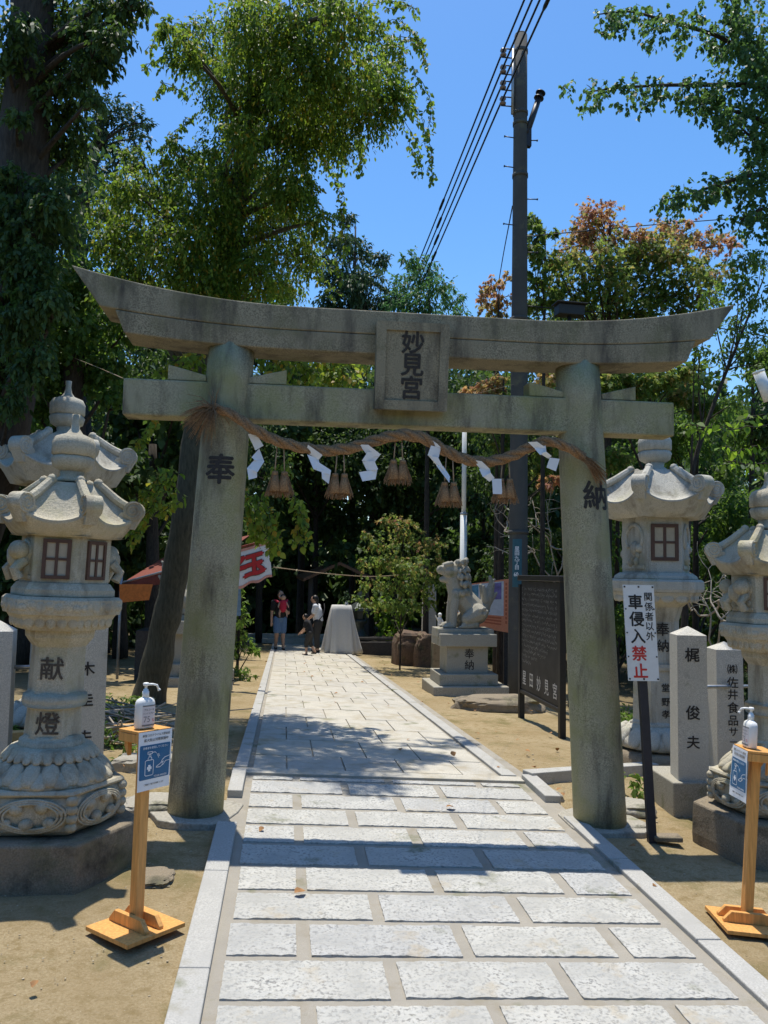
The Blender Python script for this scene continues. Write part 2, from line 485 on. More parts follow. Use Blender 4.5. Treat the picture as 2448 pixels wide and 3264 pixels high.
def path():
    mb = MB()
    for a, b in ((1.2, 6.25), (6.25, 31)):
        sheet(mb, XL+.02, XR-.02, a, b, 0, 0)
    mb.build('path_mortar', M['mortar'], kind='structure')
    mb = MB()
    x0, x1 = -.20, 1.80
    y = 2.68-.325*4
    row = 0
    while y < 6.02:
        widths = [.63, .63, .63] if row % 2 else [.29, .63, .63, .29]
        x = x0+.004
        for w in widths:
            jx = rng.uniform(-.012, .012)
            slab(mb, x+max(0, jx), x+w+min(0, jx), y+.05+rng.uniform(-.006, .006), min(y+.325, 6.06))
            x += w+.052
        y += .325; row += 1
    mb.build('path_slabs', M['slab'], kind='structure')
    # far flagstones
    mb = MB()
    sheet(mb, XL+.01, XR-.12, 6.10, 6.235, .02, 0, .05)
    y = 6.25
    rows = [.55, .8, .8, .75, .8, .8]
    i = 0
    while y < 30.5:
        h = rows[i % 6]
        xs = [-.21, .27, .72, 1.18, 1.70] if i % 2 else [-.21, .05, .5, .95, 1.42, 1.70]
        for a, b in zip(xs[:-1], xs[1:]):
            sheet(mb, a+.005, b-.005, y+.004, y+h-.005, .016+rng.uniform(-.003, .003), 0, .03)
        y += h; i += 1
    mb.build('path_flagstones', M['flag'], kind='structure', bevel=.004)
def slab(mb, xa, xb, ya, yb):
    nx, ny = max(4, int((xb-xa)/.014)), max(3, int((yb-ya)/.014))
    X, Y = np.meshgrid(np.linspace(xa, xb, nx), np.linspace(ya, yb, ny))
    seed = rng.uniform(0, 50)
    H = np.zeros_like(X)
    for j in range(ny):
        for i in range(nx):
            x, y = X[j, i], Y[j, i]
            v = mnoise.fractal(Vector((x*26, y*34, seed)), .8, 2.1, 4)
            H[j, i] = .0065+.004*v+.004*abs(mnoise.noise(Vector((x*9, y*16, seed+9))))
            if i in (0, nx-1): X[j, i] += .0035*vnoise(y*45, seed, 1)
            if j in (0, ny-1): Y[j, i] += .004*vnoise(x*45, seed, 2)
    Z = gz(X, Y)+H
    V = np.stack([X, Y, Z], -1).reshape(-1, 3)
    fs = [[j*nx+i, j*nx+i+1, (j+1)*nx+i+1, (j+1)*nx+i] for j in range(ny-1) for i in range(nx-1)]
    ring = [i for i in range(nx)]+[j*nx+nx-1 for j in range(1, ny)]+[(ny-1)*nx+i for i in range(nx-2, -1, -1)]+[j*nx for j in range(ny-2, 0, -1)]
    B = V[ring].copy(); B[:, 2] -= .03
    n0, k = len(V), len(ring)
    fs += [[ring[(i+1) % k], ring[i], n0+i, n0+(i+1) % k] for i in range(k)]
    mb.add(np.concatenate([V, B]), fs, 0, False)
path()
def kerbs():
    mb = MB()
    def run(xa, xb, ya, yb, L, dz=.022):
        y = ya
        while y < yb-.05:
            e = min(yb, y+L)
            sheet(mb, xa, xb, y+.003, e-.003, dz+rng.uniform(-.002, .002), 0, .12)
            y = e
    run(XL, XL+.118, 1.3, 4.97, .97, .024)
    run(XL+.02, XL+.118, 5.52, 6.1, .58, .05)
    run(XR-.118, XR, 1.55, 5.25, .98, .024)
    run(XR-.118, XR, 5.62, 6.2, .6, .05)
    run(XL+.02, XL+.12, 6.25, 30, 1.6, .026)
    run(1.73, 1.85, 6.25, 30, 1.6, .026)
    # low kerb that runs right from the step line, at the pillar's back
    a, b = G(1150, 1690), G(1425, 1668)
    d = (b-a)/np.linalg.norm(b-a); nrm = np.array([-d[1], d[0], 0])
    for i in range(2):
        p, q = a+(b-a)*i*.5, a+(b-a)*(i+1)*.5-d*.008
        base = [p, q, q+nrm*.12, p+nrm*.12]
        lo = [np.array([*v[:2], gz(v[0], v[1])-.05]) for v in base]; hi = [v+np.array([0, 0, .12]) for v in lo]
        mb.add(lo+hi, [[4, 5, 6, 7], [0, 1, 5, 4], [1, 2, 6, 5], [2, 3, 7, 6], [3, 0, 4, 7]])
    mb.build('kerb', M['kerb'], kind='structure', bevel=.006)
    mb = MB()   # flat footing stones under the pillars
    for cx, cy, w, d in ((-.52, 5.2, .56, .5), (2.12, 5.2, .56, .5)):
        P = []
        for i in range(14):
            t = i/14*2*np.pi
            r = 1+.10*math.sin(3*t+cx)+.06*math.sin(5*t)
            P.append((cx+w/2*r*math.copysign(abs(math.cos(t))**.7, math.cos(t)), cy+d/2*r*math.copysign(abs(math.sin(t))**.7, math.sin(t))))
        mb.loft([[on(x, y, -.05) for x, y in P], [on(x, y, .012) for x, y in P]])
    mb.build('pillar_footing', M['rock'], kind='structure', bevel=.006)
kerbs()

# ------------------------------------------------------------------ torii
TY = 5.2
def vtext(mb, chars, top, ex, gap, h, mi, bold=.03, step=None, ey=(0, 0, 1)):
    ey = np.asarray(ey, float); o = np.asarray(top, float)
    for i, ch in enumerate(chars):
        mb.text(ch, o-ey*(i*gap), ex, ey, h, mi, bold)
def torii():
    t = thing('torii_gate', (.8, TY, 0), 'grey stone torii gate standing across the paved path', 'torii gate')
    def pillar(xb, xt, ch, zc, hh):
        mb = MB()
        zb, ztop = float(gz(xb, TY))-.06, 3.05
        zs = np.linspace(zb, ztop, 14)
        n = 40; rings = []
        for z in zs:
            k = (z-zb)/(ztop-zb)
            r = .172+(.148-.172)*k; x = xb+(xt-xb)*k
            th = np.arange(n)*2*np.pi/n
            rings.append(np.stack([x+r*np.cos(th), TY+r*np.sin(th), np.full(n, z)], 1))
        mb.loft(rings, 0, True)
        def fn(P):
            k = (zc-zb)/(ztop-zb)
            r = .172+(.148-.172)*k+.0025; xc = xb+(xt-xb)*k
            off = CH_OFF[ch]
            a = (P[:, 0]+off)/r-np.pi/2
            z = zc+P[:, 1]
            kk = (z-zb)/(ztop-zb); rr = .172+(.148-.172)*kk+.0025; xx = xb+(xt-xb)*kk
            return np.stack([xx+rr*np.cos(a), TY+rr*np.sin(a), z], 1)
        CH_OFF = {'奉': -.0, '納': .03}
        mb.text(ch, None, None, None, hh, 1, .024, fn=fn)
        mb.build('pillar', [M['torii'], M['ink']], t)
    pillar(-.52, -.385, '奉', 2.235, .20)
    pillar(2.11, 1.955, '納', 2.14, .20)
    def beam(name, mat, xs, prof, top, bot, y0, y1, ridge=0):
        """loft along x: top(x), bot(x)"""
        mb = MB(); rings = []
        for x0, x1, f in [(a, b, None) for a, b in xs]:
            pass
        for xt, xbm in xs:
            zt, zb = top(xt), bot(xbm)
            rg = [(xbm, y0+.012, zb), (xbm, y1-.012, zb), (xt, y1, zt), (xt, (y0+y1)/2, zt+ridge), (xt, y0, zt)]
            rings.append(rg)
        mb.loft(rings)
        return mb.build(name, mat, t, bevel=.008)
    cx = .81
    curve = lambda x: .17*np.clip(abs(x-cx)-.75, 0, 9)**2/1.55**2*1.25
    n = 40
    xt = np.linspace(-1.37, 3.02, n); xb = np.linspace(-1.19, 2.84, n)
    beam('top_lintel', M['toriidark'], list(zip(xt, xb)), None, lambda x: 3.295+curve(x), lambda x: 3.145+curve(x)*.62, 5.028, 5.38, .03)
    xt = np.linspace(-1.10, 2.74, n); xb = np.linspace(-1.04, 2.68, n)
    beam('second_lintel', M['toriidark'], list(zip(xt, xb)), None, lambda x: 3.143+curve(x)*.62, lambda x: 3.02+curve(x)*.5, 5.043, 5.36)
    mb = MB()
    mb.box((.785, TY, 2.685), (3.66, .17, .235)); mb.build('tie_beam', M['torii'], t, bevel=.012)
    for px in (-.40, 1.97):
        for s in (-1, 1):
            mb = MB()
            a, b = px+s*.135, px+s*.375
            y0, y1 = TY-.07, TY+.07
            P = [(a, y0, 2.806), (b, y0, 2.806), (b, y0, 2.905), (a, y0, 2.845)]
            Q = [(x, y1, z) for x, y, z in P]
            mb.add(P+Q, [[0, 1, 2, 3], [7, 6, 5, 4], [0, 4, 5, 1], [1, 5, 6, 2], [2, 6, 7, 3], [3, 7, 4, 0]])
            mb.build('wedge', M['torii'], t, bevel=.006)
    # plaque leaning forward
    o = np.array([.775, 5.045, 2.655]); ex = np.array([1., 0, 0]); ey = np.array([0, -.14, .99]); ez = np.cross(ex, ey)
    mb = MB()
    def slabp(x0, x1, y0, y1, z0, z1):
        P = [o+ex*x+ey*y+ez*z for z in (z0, z1) for x, y in ((x0, y0), (x1, y0), (x1, y1), (x0, y1))]
        mb.add(P, [[3, 2, 1, 0], [4, 5, 6, 7], [0, 1, 5, 4], [1, 2, 6, 5], [2, 3, 7, 6], [3, 0, 4, 7]])
    W, H = .235, .56
    slabp(-W+.05, W-.05, .055, H-.05, -.06, .012)
    slabp(-W, -W+.06, 0, H, -.06, .03); slabp(W-.06, W, 0, H, -.06, .03)
    slabp(-W+.06, W-.06, 0, .06, -.06, .028); slabp(-W+.06, W-.06, H-.055, H, -.06, .028)
    for i, ch in enumerate('妙見宮'):
        mb.text(ch, o+ez*.016+ey*(.435-.145*i), ex, ey, .155, 1, .024)
    mb.build('name_plaque', [M['toriidark'], M['ink']], t, bevel=.006)
torii()

def shimenawa():
    t = thing('shimenawa_rope', AT(860, 945, 5.0), 'thick twisted straw rope with paper streamers and tassels hung along the torii beam', 'rope')
    D = [(462, 880, 5.03), (500, 893, 5.0), (545, 925, 4.98), (590, 950, 5.02), (640, 965, 5.05), (700, 975, 5.06), (760, 968, 5.06), (815, 950, 5.05), (865, 938, 5.04), (915, 945, 5.05), (955, 970, 5.06), (1000, 992, 5.06), (1050, 1000, 5.06), (1100, 988, 5.05), (1140, 968, 5.03), (1180, 950, 4.99), (1225, 965, 4.98), (1262, 988, 5.0)]
    P = np.array([AT(*d) for d in D])
    s = np.linspace(0, len(P)-1, 160)
    C = np.stack([np.interp(s, range(len(P)), P[:, k]) for k in range(3)], 1)
    for _ in range(6): C[1:-1] = .25*C[:-2]+.5*C[1:-1]+.25*C[2:]
    T = np.gradient(C, axis=0); T /= np.linalg.norm(T, axis=1)[:, None]
    N = np.cross(T, (0, 1, 0)); N /= np.linalg.norm(N, axis=1)[:, None]; B = np.cross(T, N)
    L = np.r_[0, np.cumsum(np.linalg.norm(np.diff(C, axis=0), axis=1))]
    mb = MB()
    for k in range(3):
        a = L*2*np.pi/.32+k*2*np.pi/3
        thick = np.interp(L/L[-1], [0, .12, .5, .88, 1], [.8, 1, 1.12, 1, .85])
        mb.tube(C+(np.cos(a)[:, None]*N+np.sin(a)[:, None]*B)*.0165*thick[:, None], .0205*thick*(1+.10*np.sin(L*95+k)*np.sin(L*37)), 9)
    for i in range(420):   # frayed straw sticking out of the rope
        j = rng.integers(3, 156); d = rng.normal(0, 1, 3); d -= T[j]*(d@T[j])*.2; d /= np.linalg.norm(d)
        d = d*.5+T[j]*.8
        mb.tube([C[j]+N[j]*rng.normal(0, .02)+B[j]*.022*rng.choice([-1, 1]), C[j]+d*rng.uniform(.02, .07)+B[j]*.02], [.0012, .0007], 3)
    mb.build('twisted_rope', M['straw'], t)
    def fray(c, base, n, spread, ln):
        mb = MB()
        base = np.asarray(base)/np.linalg.norm(base)
        for i in range(n):
            d = base+rng.normal(0, spread, 3)*np.array([1, .35, 1]); d /= np.linalg.norm(d)
            l = ln*rng.uniform(.6, 1.1)
            mb.tube([c+rng.normal(0, .01, 3), c+d*l*.5, c+d*l+np.array([0, 0, -.05*l/ln])], [.0026, .0022, .001], 3)
        mb.build('frayed_end', M['straw'], t)
    fray(AT(462, 880, 5.0), (-.55, -.12, -.35), 150, .5, .20)
    fray(AT(1255, 985, 4.99), (.75, -.02, -.55), 120, .16, .19)
    # tassels: two brushes on two cords
    for x, y0, y1 in ((606, 962, 1072), (735, 976, 1076), (861, 948, 1046), (971, 985, 1094), (1092, 998, 1086)):
        p, q = AT(x, y0, 5.06), AT(x+2, y1, 5.06)
        mb = MB(); h = p[2]-q[2]; sk = .145
        for sx in (-1, 1):
            top = p+np.array([sx*.02, 0, .01]); neck = np.array([p[0]+sx*.030, p[1], q[2]+sk])
            mb.tube([top, (top+neck)/2+np.array([rng.normal(0, .003), 0, 0]), neck], .0045, 6, 1)
            mb.lathe([(.019, .012), (.021, 0), (.017, -.016)], neck, 10)
            for i in range(70):
                a = rng.uniform(0, 2*np.pi); rr = math.sqrt(rng.uniform(0, 1))
                e = neck+np.array([math.cos(a)*rr*.056+sx*.010, math.sin(a)*rr*.045, -sk*rng.uniform(.80, 1.08)])
                b0 = neck+np.array([math.cos(a)*rr*.018, math.sin(a)*rr*.018, 0])
                mb.tube([b0, (b0*.45+e*.55)+np.array([0, 0, -.004]), e], [.003, .0028, .0022], 3, smooth=False)
            mb.lathe([(.014, 0), (.028, -.05), (.042, -sk*.80)], neck, 12)
        mb.build('straw_tassel', [M['strawdark'], M['cord']], t)
    # folded paper streamers, each a zigzag of four leaves
    for x, y0, pts in ((548, 938, [(-8, 0), (2, 55), (14, 40), (-14, 95)]), ):
        pass
    def streamer(quads, Y):
        mb = MB()
        for i, q in enumerate(quads):
            P = [AT(a, b, Y+(.018 if j in (1, 2) else -.012)*(1 if i % 2 else -1)-.004*i) for j, (a, b) in enumerate(q)]
            nrm = np.cross(P[1]-P[0], P[3]-P[0]); nrm /= np.linalg.norm(nrm)
            Q = [v+nrm*.0012 for v in P]
            mb.add(P+Q, [[0, 1, 2, 3], [7, 6, 5, 4], [0, 4, 5, 1], [1, 5, 6, 2], [2, 6, 7, 3], [3, 7, 4, 0]])
        mb.build('paper_streamer', M['paper'], t)
    def z6(x, y, sc=.3069): return (x*sc+779.3, y*sc+779.3)
    c5 = lambda q: [((a*.4521+500)/S, (b*.4521+1150)/S) for a, b in q]
    c6 = lambda q: [((a*.4822+1150)/S, (b*.4822+1150)/S) for a, b in q]
    streamer([c5([(642, 520), (690, 498), (752, 598), (695, 632)]), c5([(668, 680), (722, 618), (758, 712), (690, 700)]), c5([(690, 695), (757, 710), (708, 785), (636, 756)]), c5([(636, 756), (706, 776), (706, 824), (648, 838)])], 5.03)
    streamer([c5([(1052, 645), (1065, 592), (1168, 665), (1140, 700)]), c5([(1060, 660), (1140, 690), (1150, 745), (1105, 765)]), c5([(1118, 700), (1228, 772), (1222, 805), (1105, 765)]), c5([(1160, 770), (1228, 775), (1212, 868), (1165, 830)])], 5.03)
    streamer([c5([(1428, 590), (1490, 592), (1578, 660), (1500, 690)]), c5([(1488, 640), (1578, 660), (1535, 715), (1445, 705)]), c5([(1448, 708), (1535, 708), (1560, 765), (1480, 775)]), c5([(1425, 785), (1555, 765), (1542, 835), (1450, 850)])], 5.02)
    streamer([c6([(437, 505), (505, 548), (530, 575), (470, 560)]), c6([(465, 560), (530, 575), (515, 640), (442, 625)]), c6([(442, 622), (512, 640), (560, 735), (500, 690)]), c6([(498, 690), (545, 695), (590, 765), (585, 805)])], 5.02)
    streamer([c6([(740, 655), (800, 665), (852, 715), (790, 715)]), c6([(782, 715), (852, 712), (860, 745), (808, 768)]), c6([(808, 765), (858, 740), (885, 775), (850, 800)]), c6([(868, 780), (930, 780), (935, 882), (874, 880)])], 5.02)
    streamer([c6([(1105, 538), (1165, 535), (1225, 575), (1150, 580)]), c6([(1150, 580), (1222, 560), (1228, 610), (1185, 622)]), c6([(1185, 615), (1225, 600), (1262, 630), (1240, 648)]), c6([(1250, 640), (1315, 648), (1290, 730), (1228, 705)])], 4.95)
shimenawa()

# ------------------------------------------------------------------ stone lanterns
def hexring(c, r, z, rot, n=6):
    th = np.arange(n)*2*np.pi/n+rot
    return np.stack([c[0]+r*np.cos(th), c[1]+r*np.sin(th), np.full(n, z)], 1)
def hexloft(mb, c, prof, rot, mi=0):
    return mb.loft([hexring(c, r, z, rot) for r, z in prof], mi)
def lantern_roof(c, rt_, Re, ztop, zmid, ztip, zunder, rfire, rot, mat, parent, sr):
    mb = MB()
    N, U = 12, 10
    def surf(sec, j, u):
        phi = (j/N-.5)*R(60)
        k = abs(j/N-.5)*2
        a = rot+R(60)*(sec+.5)+phi
        rr = rt_+(Re-rt_)*u
        hx = math.cos(R(30))/math.cos(phi)*(1+.10*k**4*u**2)
        ze = zmid+(ztip-zmid)*k**2.4
        w_ = u**.92
        z = ztop+(ze-ztop)*(.35*(1-(1-u)**2.2)+.65*(3*w_**2-2*w_**3))
        ridge = max(0, k-.86)/.14
        z += .05*Re*ridge*(.3+u)*.8
        return (c[0]+rr*hx*math.cos(a), c[1]+rr*hx*math.sin(a), z)
    rings = []
    for ui in range(U+1):
        rings.append([surf(sec, j, ui/U) for sec in range(6) for j in range(N)])
    # fascia and underside
    last = np.array(rings[-1])
    def inward(k, dz, flat=0.):
        q = last.copy()
        q[:, 0] = c[0]+(q[:, 0]-c[0])*k; q[:, 1] = c[1]+(q[:, 1]-c[1])*k
        q[:, 2] = q[:, 2]*(1-flat)+flat*zunder+dz
        return q
    th = .13*Re
    rings += [inward(1.0, -.014), inward(.985, -.02), inward(.93, -th*.75, .15), inward(.82, -th*.8, .5), inward(.74, -.3*th, .92), inward(rfire/Re*1.12, 0, 1.)]
    mb.loft(rings[::-1], 0, True)
    o = mb.build('roof', mat, parent)
    ms = o.modifiers.new('es', 'EDGE_SPLIT'); ms.split_angle = R(38)
    # ridge scrolls at the six corners
    for i in range(6):
        a = rot+R(60)*i
        ca, sa = math.cos(a), math.sin(a)
        rad, tan = np.array([ca, sa, 0]), np.array([-sa, ca, 0])
        ctr = np.array([c[0], c[1], 0])+rad*Re*.985+np.array([0, 0, ztip+sr*.45])
        mb = MB(); w = sr*.8
        prof = []
        for t in np.linspace(0, 2*np.pi, 22, endpoint=False):
            prof.append((sr*math.cos(t), sr*math.sin(t)))
        A = [ctr+rad*x+np.array([0, 0, z])-tan*w for x, z in prof]
        Bv = [ctr+rad*x+np.array([0, 0, z])+tan*w for x, z in prof]
        mb.loft([A, Bv], 0, True)
        for s in (-1, 1):     # raised spiral on both cheeks
            pp = []
            for t in np.linspace(0, 4.2*np.pi, 40):
                q = sr*(.88-.75*t/(4.2*np.pi))
                pp.append(ctr+rad*q*math.cos(t+1)+np.array([0, 0, q*math.sin(t+1)])+tan*s*w)
            mb.tube(pp, sr*.10, 5)
        # ridge roll up to the crown
        rp = []
        for u in np.linspace(.06, .93, 12):
            sec = i
            x, y, z = surf(sec, 0, u)
            rp.append((x, y, z+.012))
        mb.tube(rp, np.linspace(sr*.42, sr*.52, 12), 8)
        mb.ell(np.array(rp[0])+np.array([0, 0, .004]), (sr*.5, sr*.5, sr*.5), 10)
        # beak below the scroll
        mb.loft([[ctr+rad*x*k2+np.array([0, 0, z])+tan*s2*w*.9 for x, z, k2, s2 in ((-sr*1.2, -sr*.2, 1, -1), (sr*.95, -sr*.3, 1, -1), (sr*.95, -sr*.3, 1, 1), (-sr*1.2, -sr*.2, 1, 1))],
                 [ctr+rad*x+np.array([0, 0, z])+tan*s2*w*.7 for x, z, s2 in ((-sr*2.4, -sr*1.7, -1), (sr*.1, -sr*1.9, -1), (sr*.1, -sr*1.9, 1), (-sr*2.4, -sr*1.7, 1))]])
        b = mb.build('scroll', mat, o)
        ms = b.modifiers.new('es', 'EDGE_SPLIT'); ms.split_angle = R(40)
    return o
def face_frame(c, rot, i, r):
    """outward frame of hex face i at corner radius r"""
    a = rot+R(60)*(i+.5)
    nrm = np.array([math.cos(a), math.sin(a), 0]); ex = np.array([-math.sin(a), math.cos(a), 0])
    if True: ex = ex
    return np.array([c[0], c[1], 0])+nrm*r*math.cos(R(30)), ex, nrm
def firebox(c, r, z0, z1, rot, windows, mat, parent, ww, wz0, wz1):
    mb = MB()
    hexloft(mb, c, [(r, z0), (r, z1)], rot)
    for i in range(6):
        p, ex, nrm = face_frame(c, rot, i, r)
        if i in windows: continue
        # carved arch relief with a bulging figure
        zc = (z0+z1)/2; h = (z1-z0)
        pts = []
        for t in np.linspace(-.25*np.pi, 1.25*np.pi, 22):
            pts.append(p+ex*r*.32*math.cos(t)+np.array([0, 0, zc+h*.12+h*.24*math.sin(t)])+nrm*.004)
        mb.tube(pts, r*.06, 6)
        if r < .25:      # a crouching beast carved in the round
            zb = (z0+z1)/2
            mb.ell(p+nrm*.02+np.array([0, 0, zb+h*.02]), (.075, r*.34, h*.30), 16, 0, rot+R(60)*(i+.5))
            mb.ell(p+nrm*.055+ex*.05+np.array([0, 0, zb+h*.16]), (.05, .055, .05), 14, 0, rot+R(60)*(i+.5))
            for s_ in (-1, 1): mb.tube([p+nrm*.03+ex*s_*.06+np.array([0, 0, zb-h*.05]), p+nrm*.075+ex*s_*.07+np.array([0, 0, zb-h*.25]), p+nrm*.05+ex*s_*.075+np.array([0, 0, zb-h*.44])], [.03, .024, .026], 10)
        for k in range(9):
            q = p+ex*rng.uniform(-.22, .22)*r+np.array([0, 0, zc+rng.uniform(-.36, .1)*h])
            mb.ell(q, (r*rng.uniform(.07, .16), r*rng.uniform(.07, .13), h*rng.uniform(.06, .16)), 10, 0, rot+R(60)*(i+.5))
        mb.box(p+np.array([0, 0, z0+h*.10]), (r*.08, r*.8, h*.07), rot+R(60)*(i+.5))
    o = mb.build('firebox', mat, parent, bevel=.004)
    for i in windows:
        p, ex, nrm = face_frame(c, rot, i, r)
        rz = rot+R(60)*(i+.5)
        fm = MB(); b = ww*.13
        zc, hh = (wz0+wz1)/2, wz1-wz0
        for s in (-1, 1):
            fm.box(p+ex*s*(ww-b)/2+nrm*.004+np.array([0, 0, zc]), (.018, b, hh), rz)
            fm.box(p+nrm*.0035+np.array([0, 0, zc+s*(hh-b)/2]), (.017, ww-2*b-.0005, b), rz)
        fm.box(p+nrm*.003+np.array([0, 0, zc]), (.016, b*.8, hh-2*b-.0005), rz)
        for s in (-1, 1):
            fm.box(p+nrm*.0025+ex*s*ww*.22+np.array([0, 0, zc]), (.014, ww*.31, b*.7), rz)
        w = fm.build('window', M['window'], o)
        pm = MB(); pm.box(p+nrm*.001+np.array([0, 0, zc]), (.006, ww-b, hh-b), rz)
        pm.build('pane', M['pane'], w)
def petals(mb, c, r0, z0, r1, z1, n, bulge, rot=0):
    """ring of plump lotus petals from (r0,z0) down to (r1,z1)"""
    for i in range(n):
        a = rot+2*np.pi*i/n
        rad, tan = np.array([math.cos(a), math.sin(a), 0]), np.array([-math.sin(a), math.cos(a), 0])
        rm, zm = (r0+r1)/2, (z0+z1)/2
        w = np.pi*rm/n*.98
        L = math.hypot(r1-r0, z1-z0)/2
        d = np.array([math.cos(a)*(r1-r0), math.sin(a)*(r1-r0), z1-z0]); d /= np.linalg.norm(d)
        nn = np.cross(tan, d); nn = nn if nn[2] > -.2 else -nn
        if nn@rad < 0: nn = -nn
        ctr = np.array([c[0], c[1], 0])+rad*rm+np.array([0, 0, zm])
        rings = []
        for ph in np.linspace(-1.5, 1.5, 9):
            q = math.cos(ph)**.6
            th = np.arange(10)*2*np.pi/10
            rings.append(ctr+d*L*1.05*math.sin(ph)+(np.cos(th)[:, None]*tan*w*q+np.sin(th)[:, None]*nn*bulge*q))
        mb.loft(rings, 0, True)
def finial(c, z, mat, parent, s):
    mb = MB()
    mb.lathe([(.30*s, 0), (.30*s, .06*s), (.22*s, .12*s), (.24*s, .22*s)], (c[0], c[1], z), 20)
    mb.lathe([(.20*s, .2*s), (.36*s, .30*s), (.40*s, .46*s), (.37*s, .52*s)], (c[0], c[1], z), 48, lobes=8, amp=.06)
    mb.lathe([(.36*s, .52*s), (.42*s, .56*s), (.42*s, .80*s), (.36*s, .92*s), (.16*s, 1.0*s), (.09*s, 1.1*s), (.065*s, 1.25*s), (.075*s, 1.40*s)], (c[0], c[1], z), 32)
    mb.build('finial', mat, parent)
def small_lantern(c, dz, rot, label, chars, windows, mat=None, tilt=0):
    mat = mat or M['lantern']
    t = thing('stone_lantern', (c[0], c[1], .09+dz), label, 'stone lantern')
    Z = lambda z: z+dz
    mb = MB(); hexloft(mb, c, [(.48, Z(.03)), (.485, Z(.12)), (.475, Z(.31))], rot); mb.build('plinth', M['rough'], t, bevel=.012)
    # carved drum with roundels
    mb = MB()
    prof = [(.325, .315), (.355, .34), (.372, .41), (.368, .47), (.352, .50)]
    hexloft(mb, c, [(r, Z(z)) for r, z in prof], rot)
    hexloft(mb, c, [(.365, Z(.502)), (.378, Z(.515)), (.365, Z(.53))], rot)
    for i in range(6):
        p, ex, nrm = face_frame(c, rot, i, .367)
        zc = Z(.418)
        for k in range(3):
            rr = .152-.017*k
            pts = [p+ex*rr*1.05*math.cos(q)+np.array([0, 0, zc+rr*.5*math.sin(q)])+nrm*(.012+.004*k) for q in np.linspace(0, 2*np.pi, 30)]
            mb.tube(pts, .007, 6)
        for k, (dx, dzz, rr) in enumerate(((-.07, .035, .034), (.045, .045, .034), (-.11, -.035, .024), (-.02, -.045, .034), (.085, -.035, .030), (.13, .02, .02))):
            mb.ell(p+ex*dx+nrm*.008+np.array([0, 0, zc+dzz*.9]), (rr*.75, rr, rr*.85), 14, 0, rot+R(60)*(i+.5))
        # scrolls at the corner
        a = rot+R(60)*i
        q = np.array([c[0]+.362*math.cos(a), c[1]+.362*math.sin(a), 0])
        for k in range(4):
            mb.ell(q+np.array([0, 0, Z(.36+.042*k)]), (.030, .030, .026), 10)
    mb.build('carved_drum', mat, t, bevel=.003)
    mb = MB()
    petals(mb, c, .215, Z(.632), .305, Z(.545), 18, .024, .1)
    petals(mb, c, .235, Z(.60), .315, Z(.536), 18, .018, .1+np.pi/18)
    mb.lathe([(.315, .53), (.30, .55), (.235, .61), (.21, .63)], (c[0], c[1], dz), 32)
    petals(mb, c, .185, Z(.69), .238, Z(.635), 28, .012, .2)
    mb.lathe([(.21, .62), (.225, .65), (.20, .69), (.15, .70)], (c[0], c[1], dz), 32)
    mb.build('lotus_base', mat, t)
    mb = MB()
    mb.lathe([(.155, .665), (.165, .69), (.158, .725), (.142, .735), (.135, .745)], (c[0], c[1], dz), 32)
    fr = rot+R(0)
    hexloft(mb, c, [(.143, Z(.74)), (.134, Z(.885))], fr)
    mb.lathe([(.128, .88), (.152, .893), (.162, .92), (.156, .952), (.130, .965)], (c[0], c[1], dz), 32)
    hexloft(mb, c, [(.142, Z(.962)), (.138, Z(.975)), (.135, Z(1.195)), (.172, Z(1.245)), (.176, Z(1.29))], fr)
    p, ex, nrm = face_frame(c, fr, chars[1], .17)
    for ch, z, rr in ((chars[0][0], 1.09, .1375), (chars[0][1], .815, .141)):
        p, ex, nrm = face_frame(c, fr, chars[1], rr)
        mb.text(ch, p+nrm*.003+np.array([0, 0, Z(z)])-ex*.0, ex if nrm[1] > 0 else ex, (0, 0, 1), .122, 1, .016)
    mb.build('shaft', [mat, M['inkfaded']], t, bevel=.004)
    mb = MB()
    hexloft(mb, c, [(.225, Z(1.285)), (.272, Z(1.36)), (.28, Z(1.365))], rot)
    hexloft(mb, c, [(.292, Z(1.365)), (.303, Z(1.40)), (.303, Z(1.44)), (.285, Z(1.455))], rot)
    for i in range(6):
        p, ex, nrm = face_frame(c, rot, i, .30)
        for k in range(7):
            mb.ell(p+ex*(-.13+.043*k)+np.array([0, 0, Z(1.403+.010*(k % 2))]), (.007, .026, .020+.006*(k % 3)), 10, 0, rot+R(60)*(i+.5))
        p, ex, nrm = face_frame(c, rot, i, .25)
        for k in range(5):
            mb.ell(p+ex*(-.10+.05*k)*1.05+np.array([0, 0, Z(1.33)]), (.012, .027, .035), 10, 0, rot+R(60)*(i+.5))
    mb.build('platform', mat, t, bevel=.004)
    mb = MB()
    hexloft(mb, c, [(.262, Z(1.456)), (.262, Z(1.49)), (.235, Z(1.525))], rot)
    mb.build('firebox_base', mat, t, bevel=.004)
    firebox(c, .225, Z(1.525), Z(1.765), rot, windows, mat, t, .135, Z(1.545), Z(1.745))
    lantern_roof(c, .125, .338, Z(2.045), Z(1.835), Z(1.895), Z(1.765), .235, rot, mat, t, .052)
    finial(c, Z(2.055), mat, t, .262)
    t.rotation_euler = (0, R(tilt), 0)
    return t
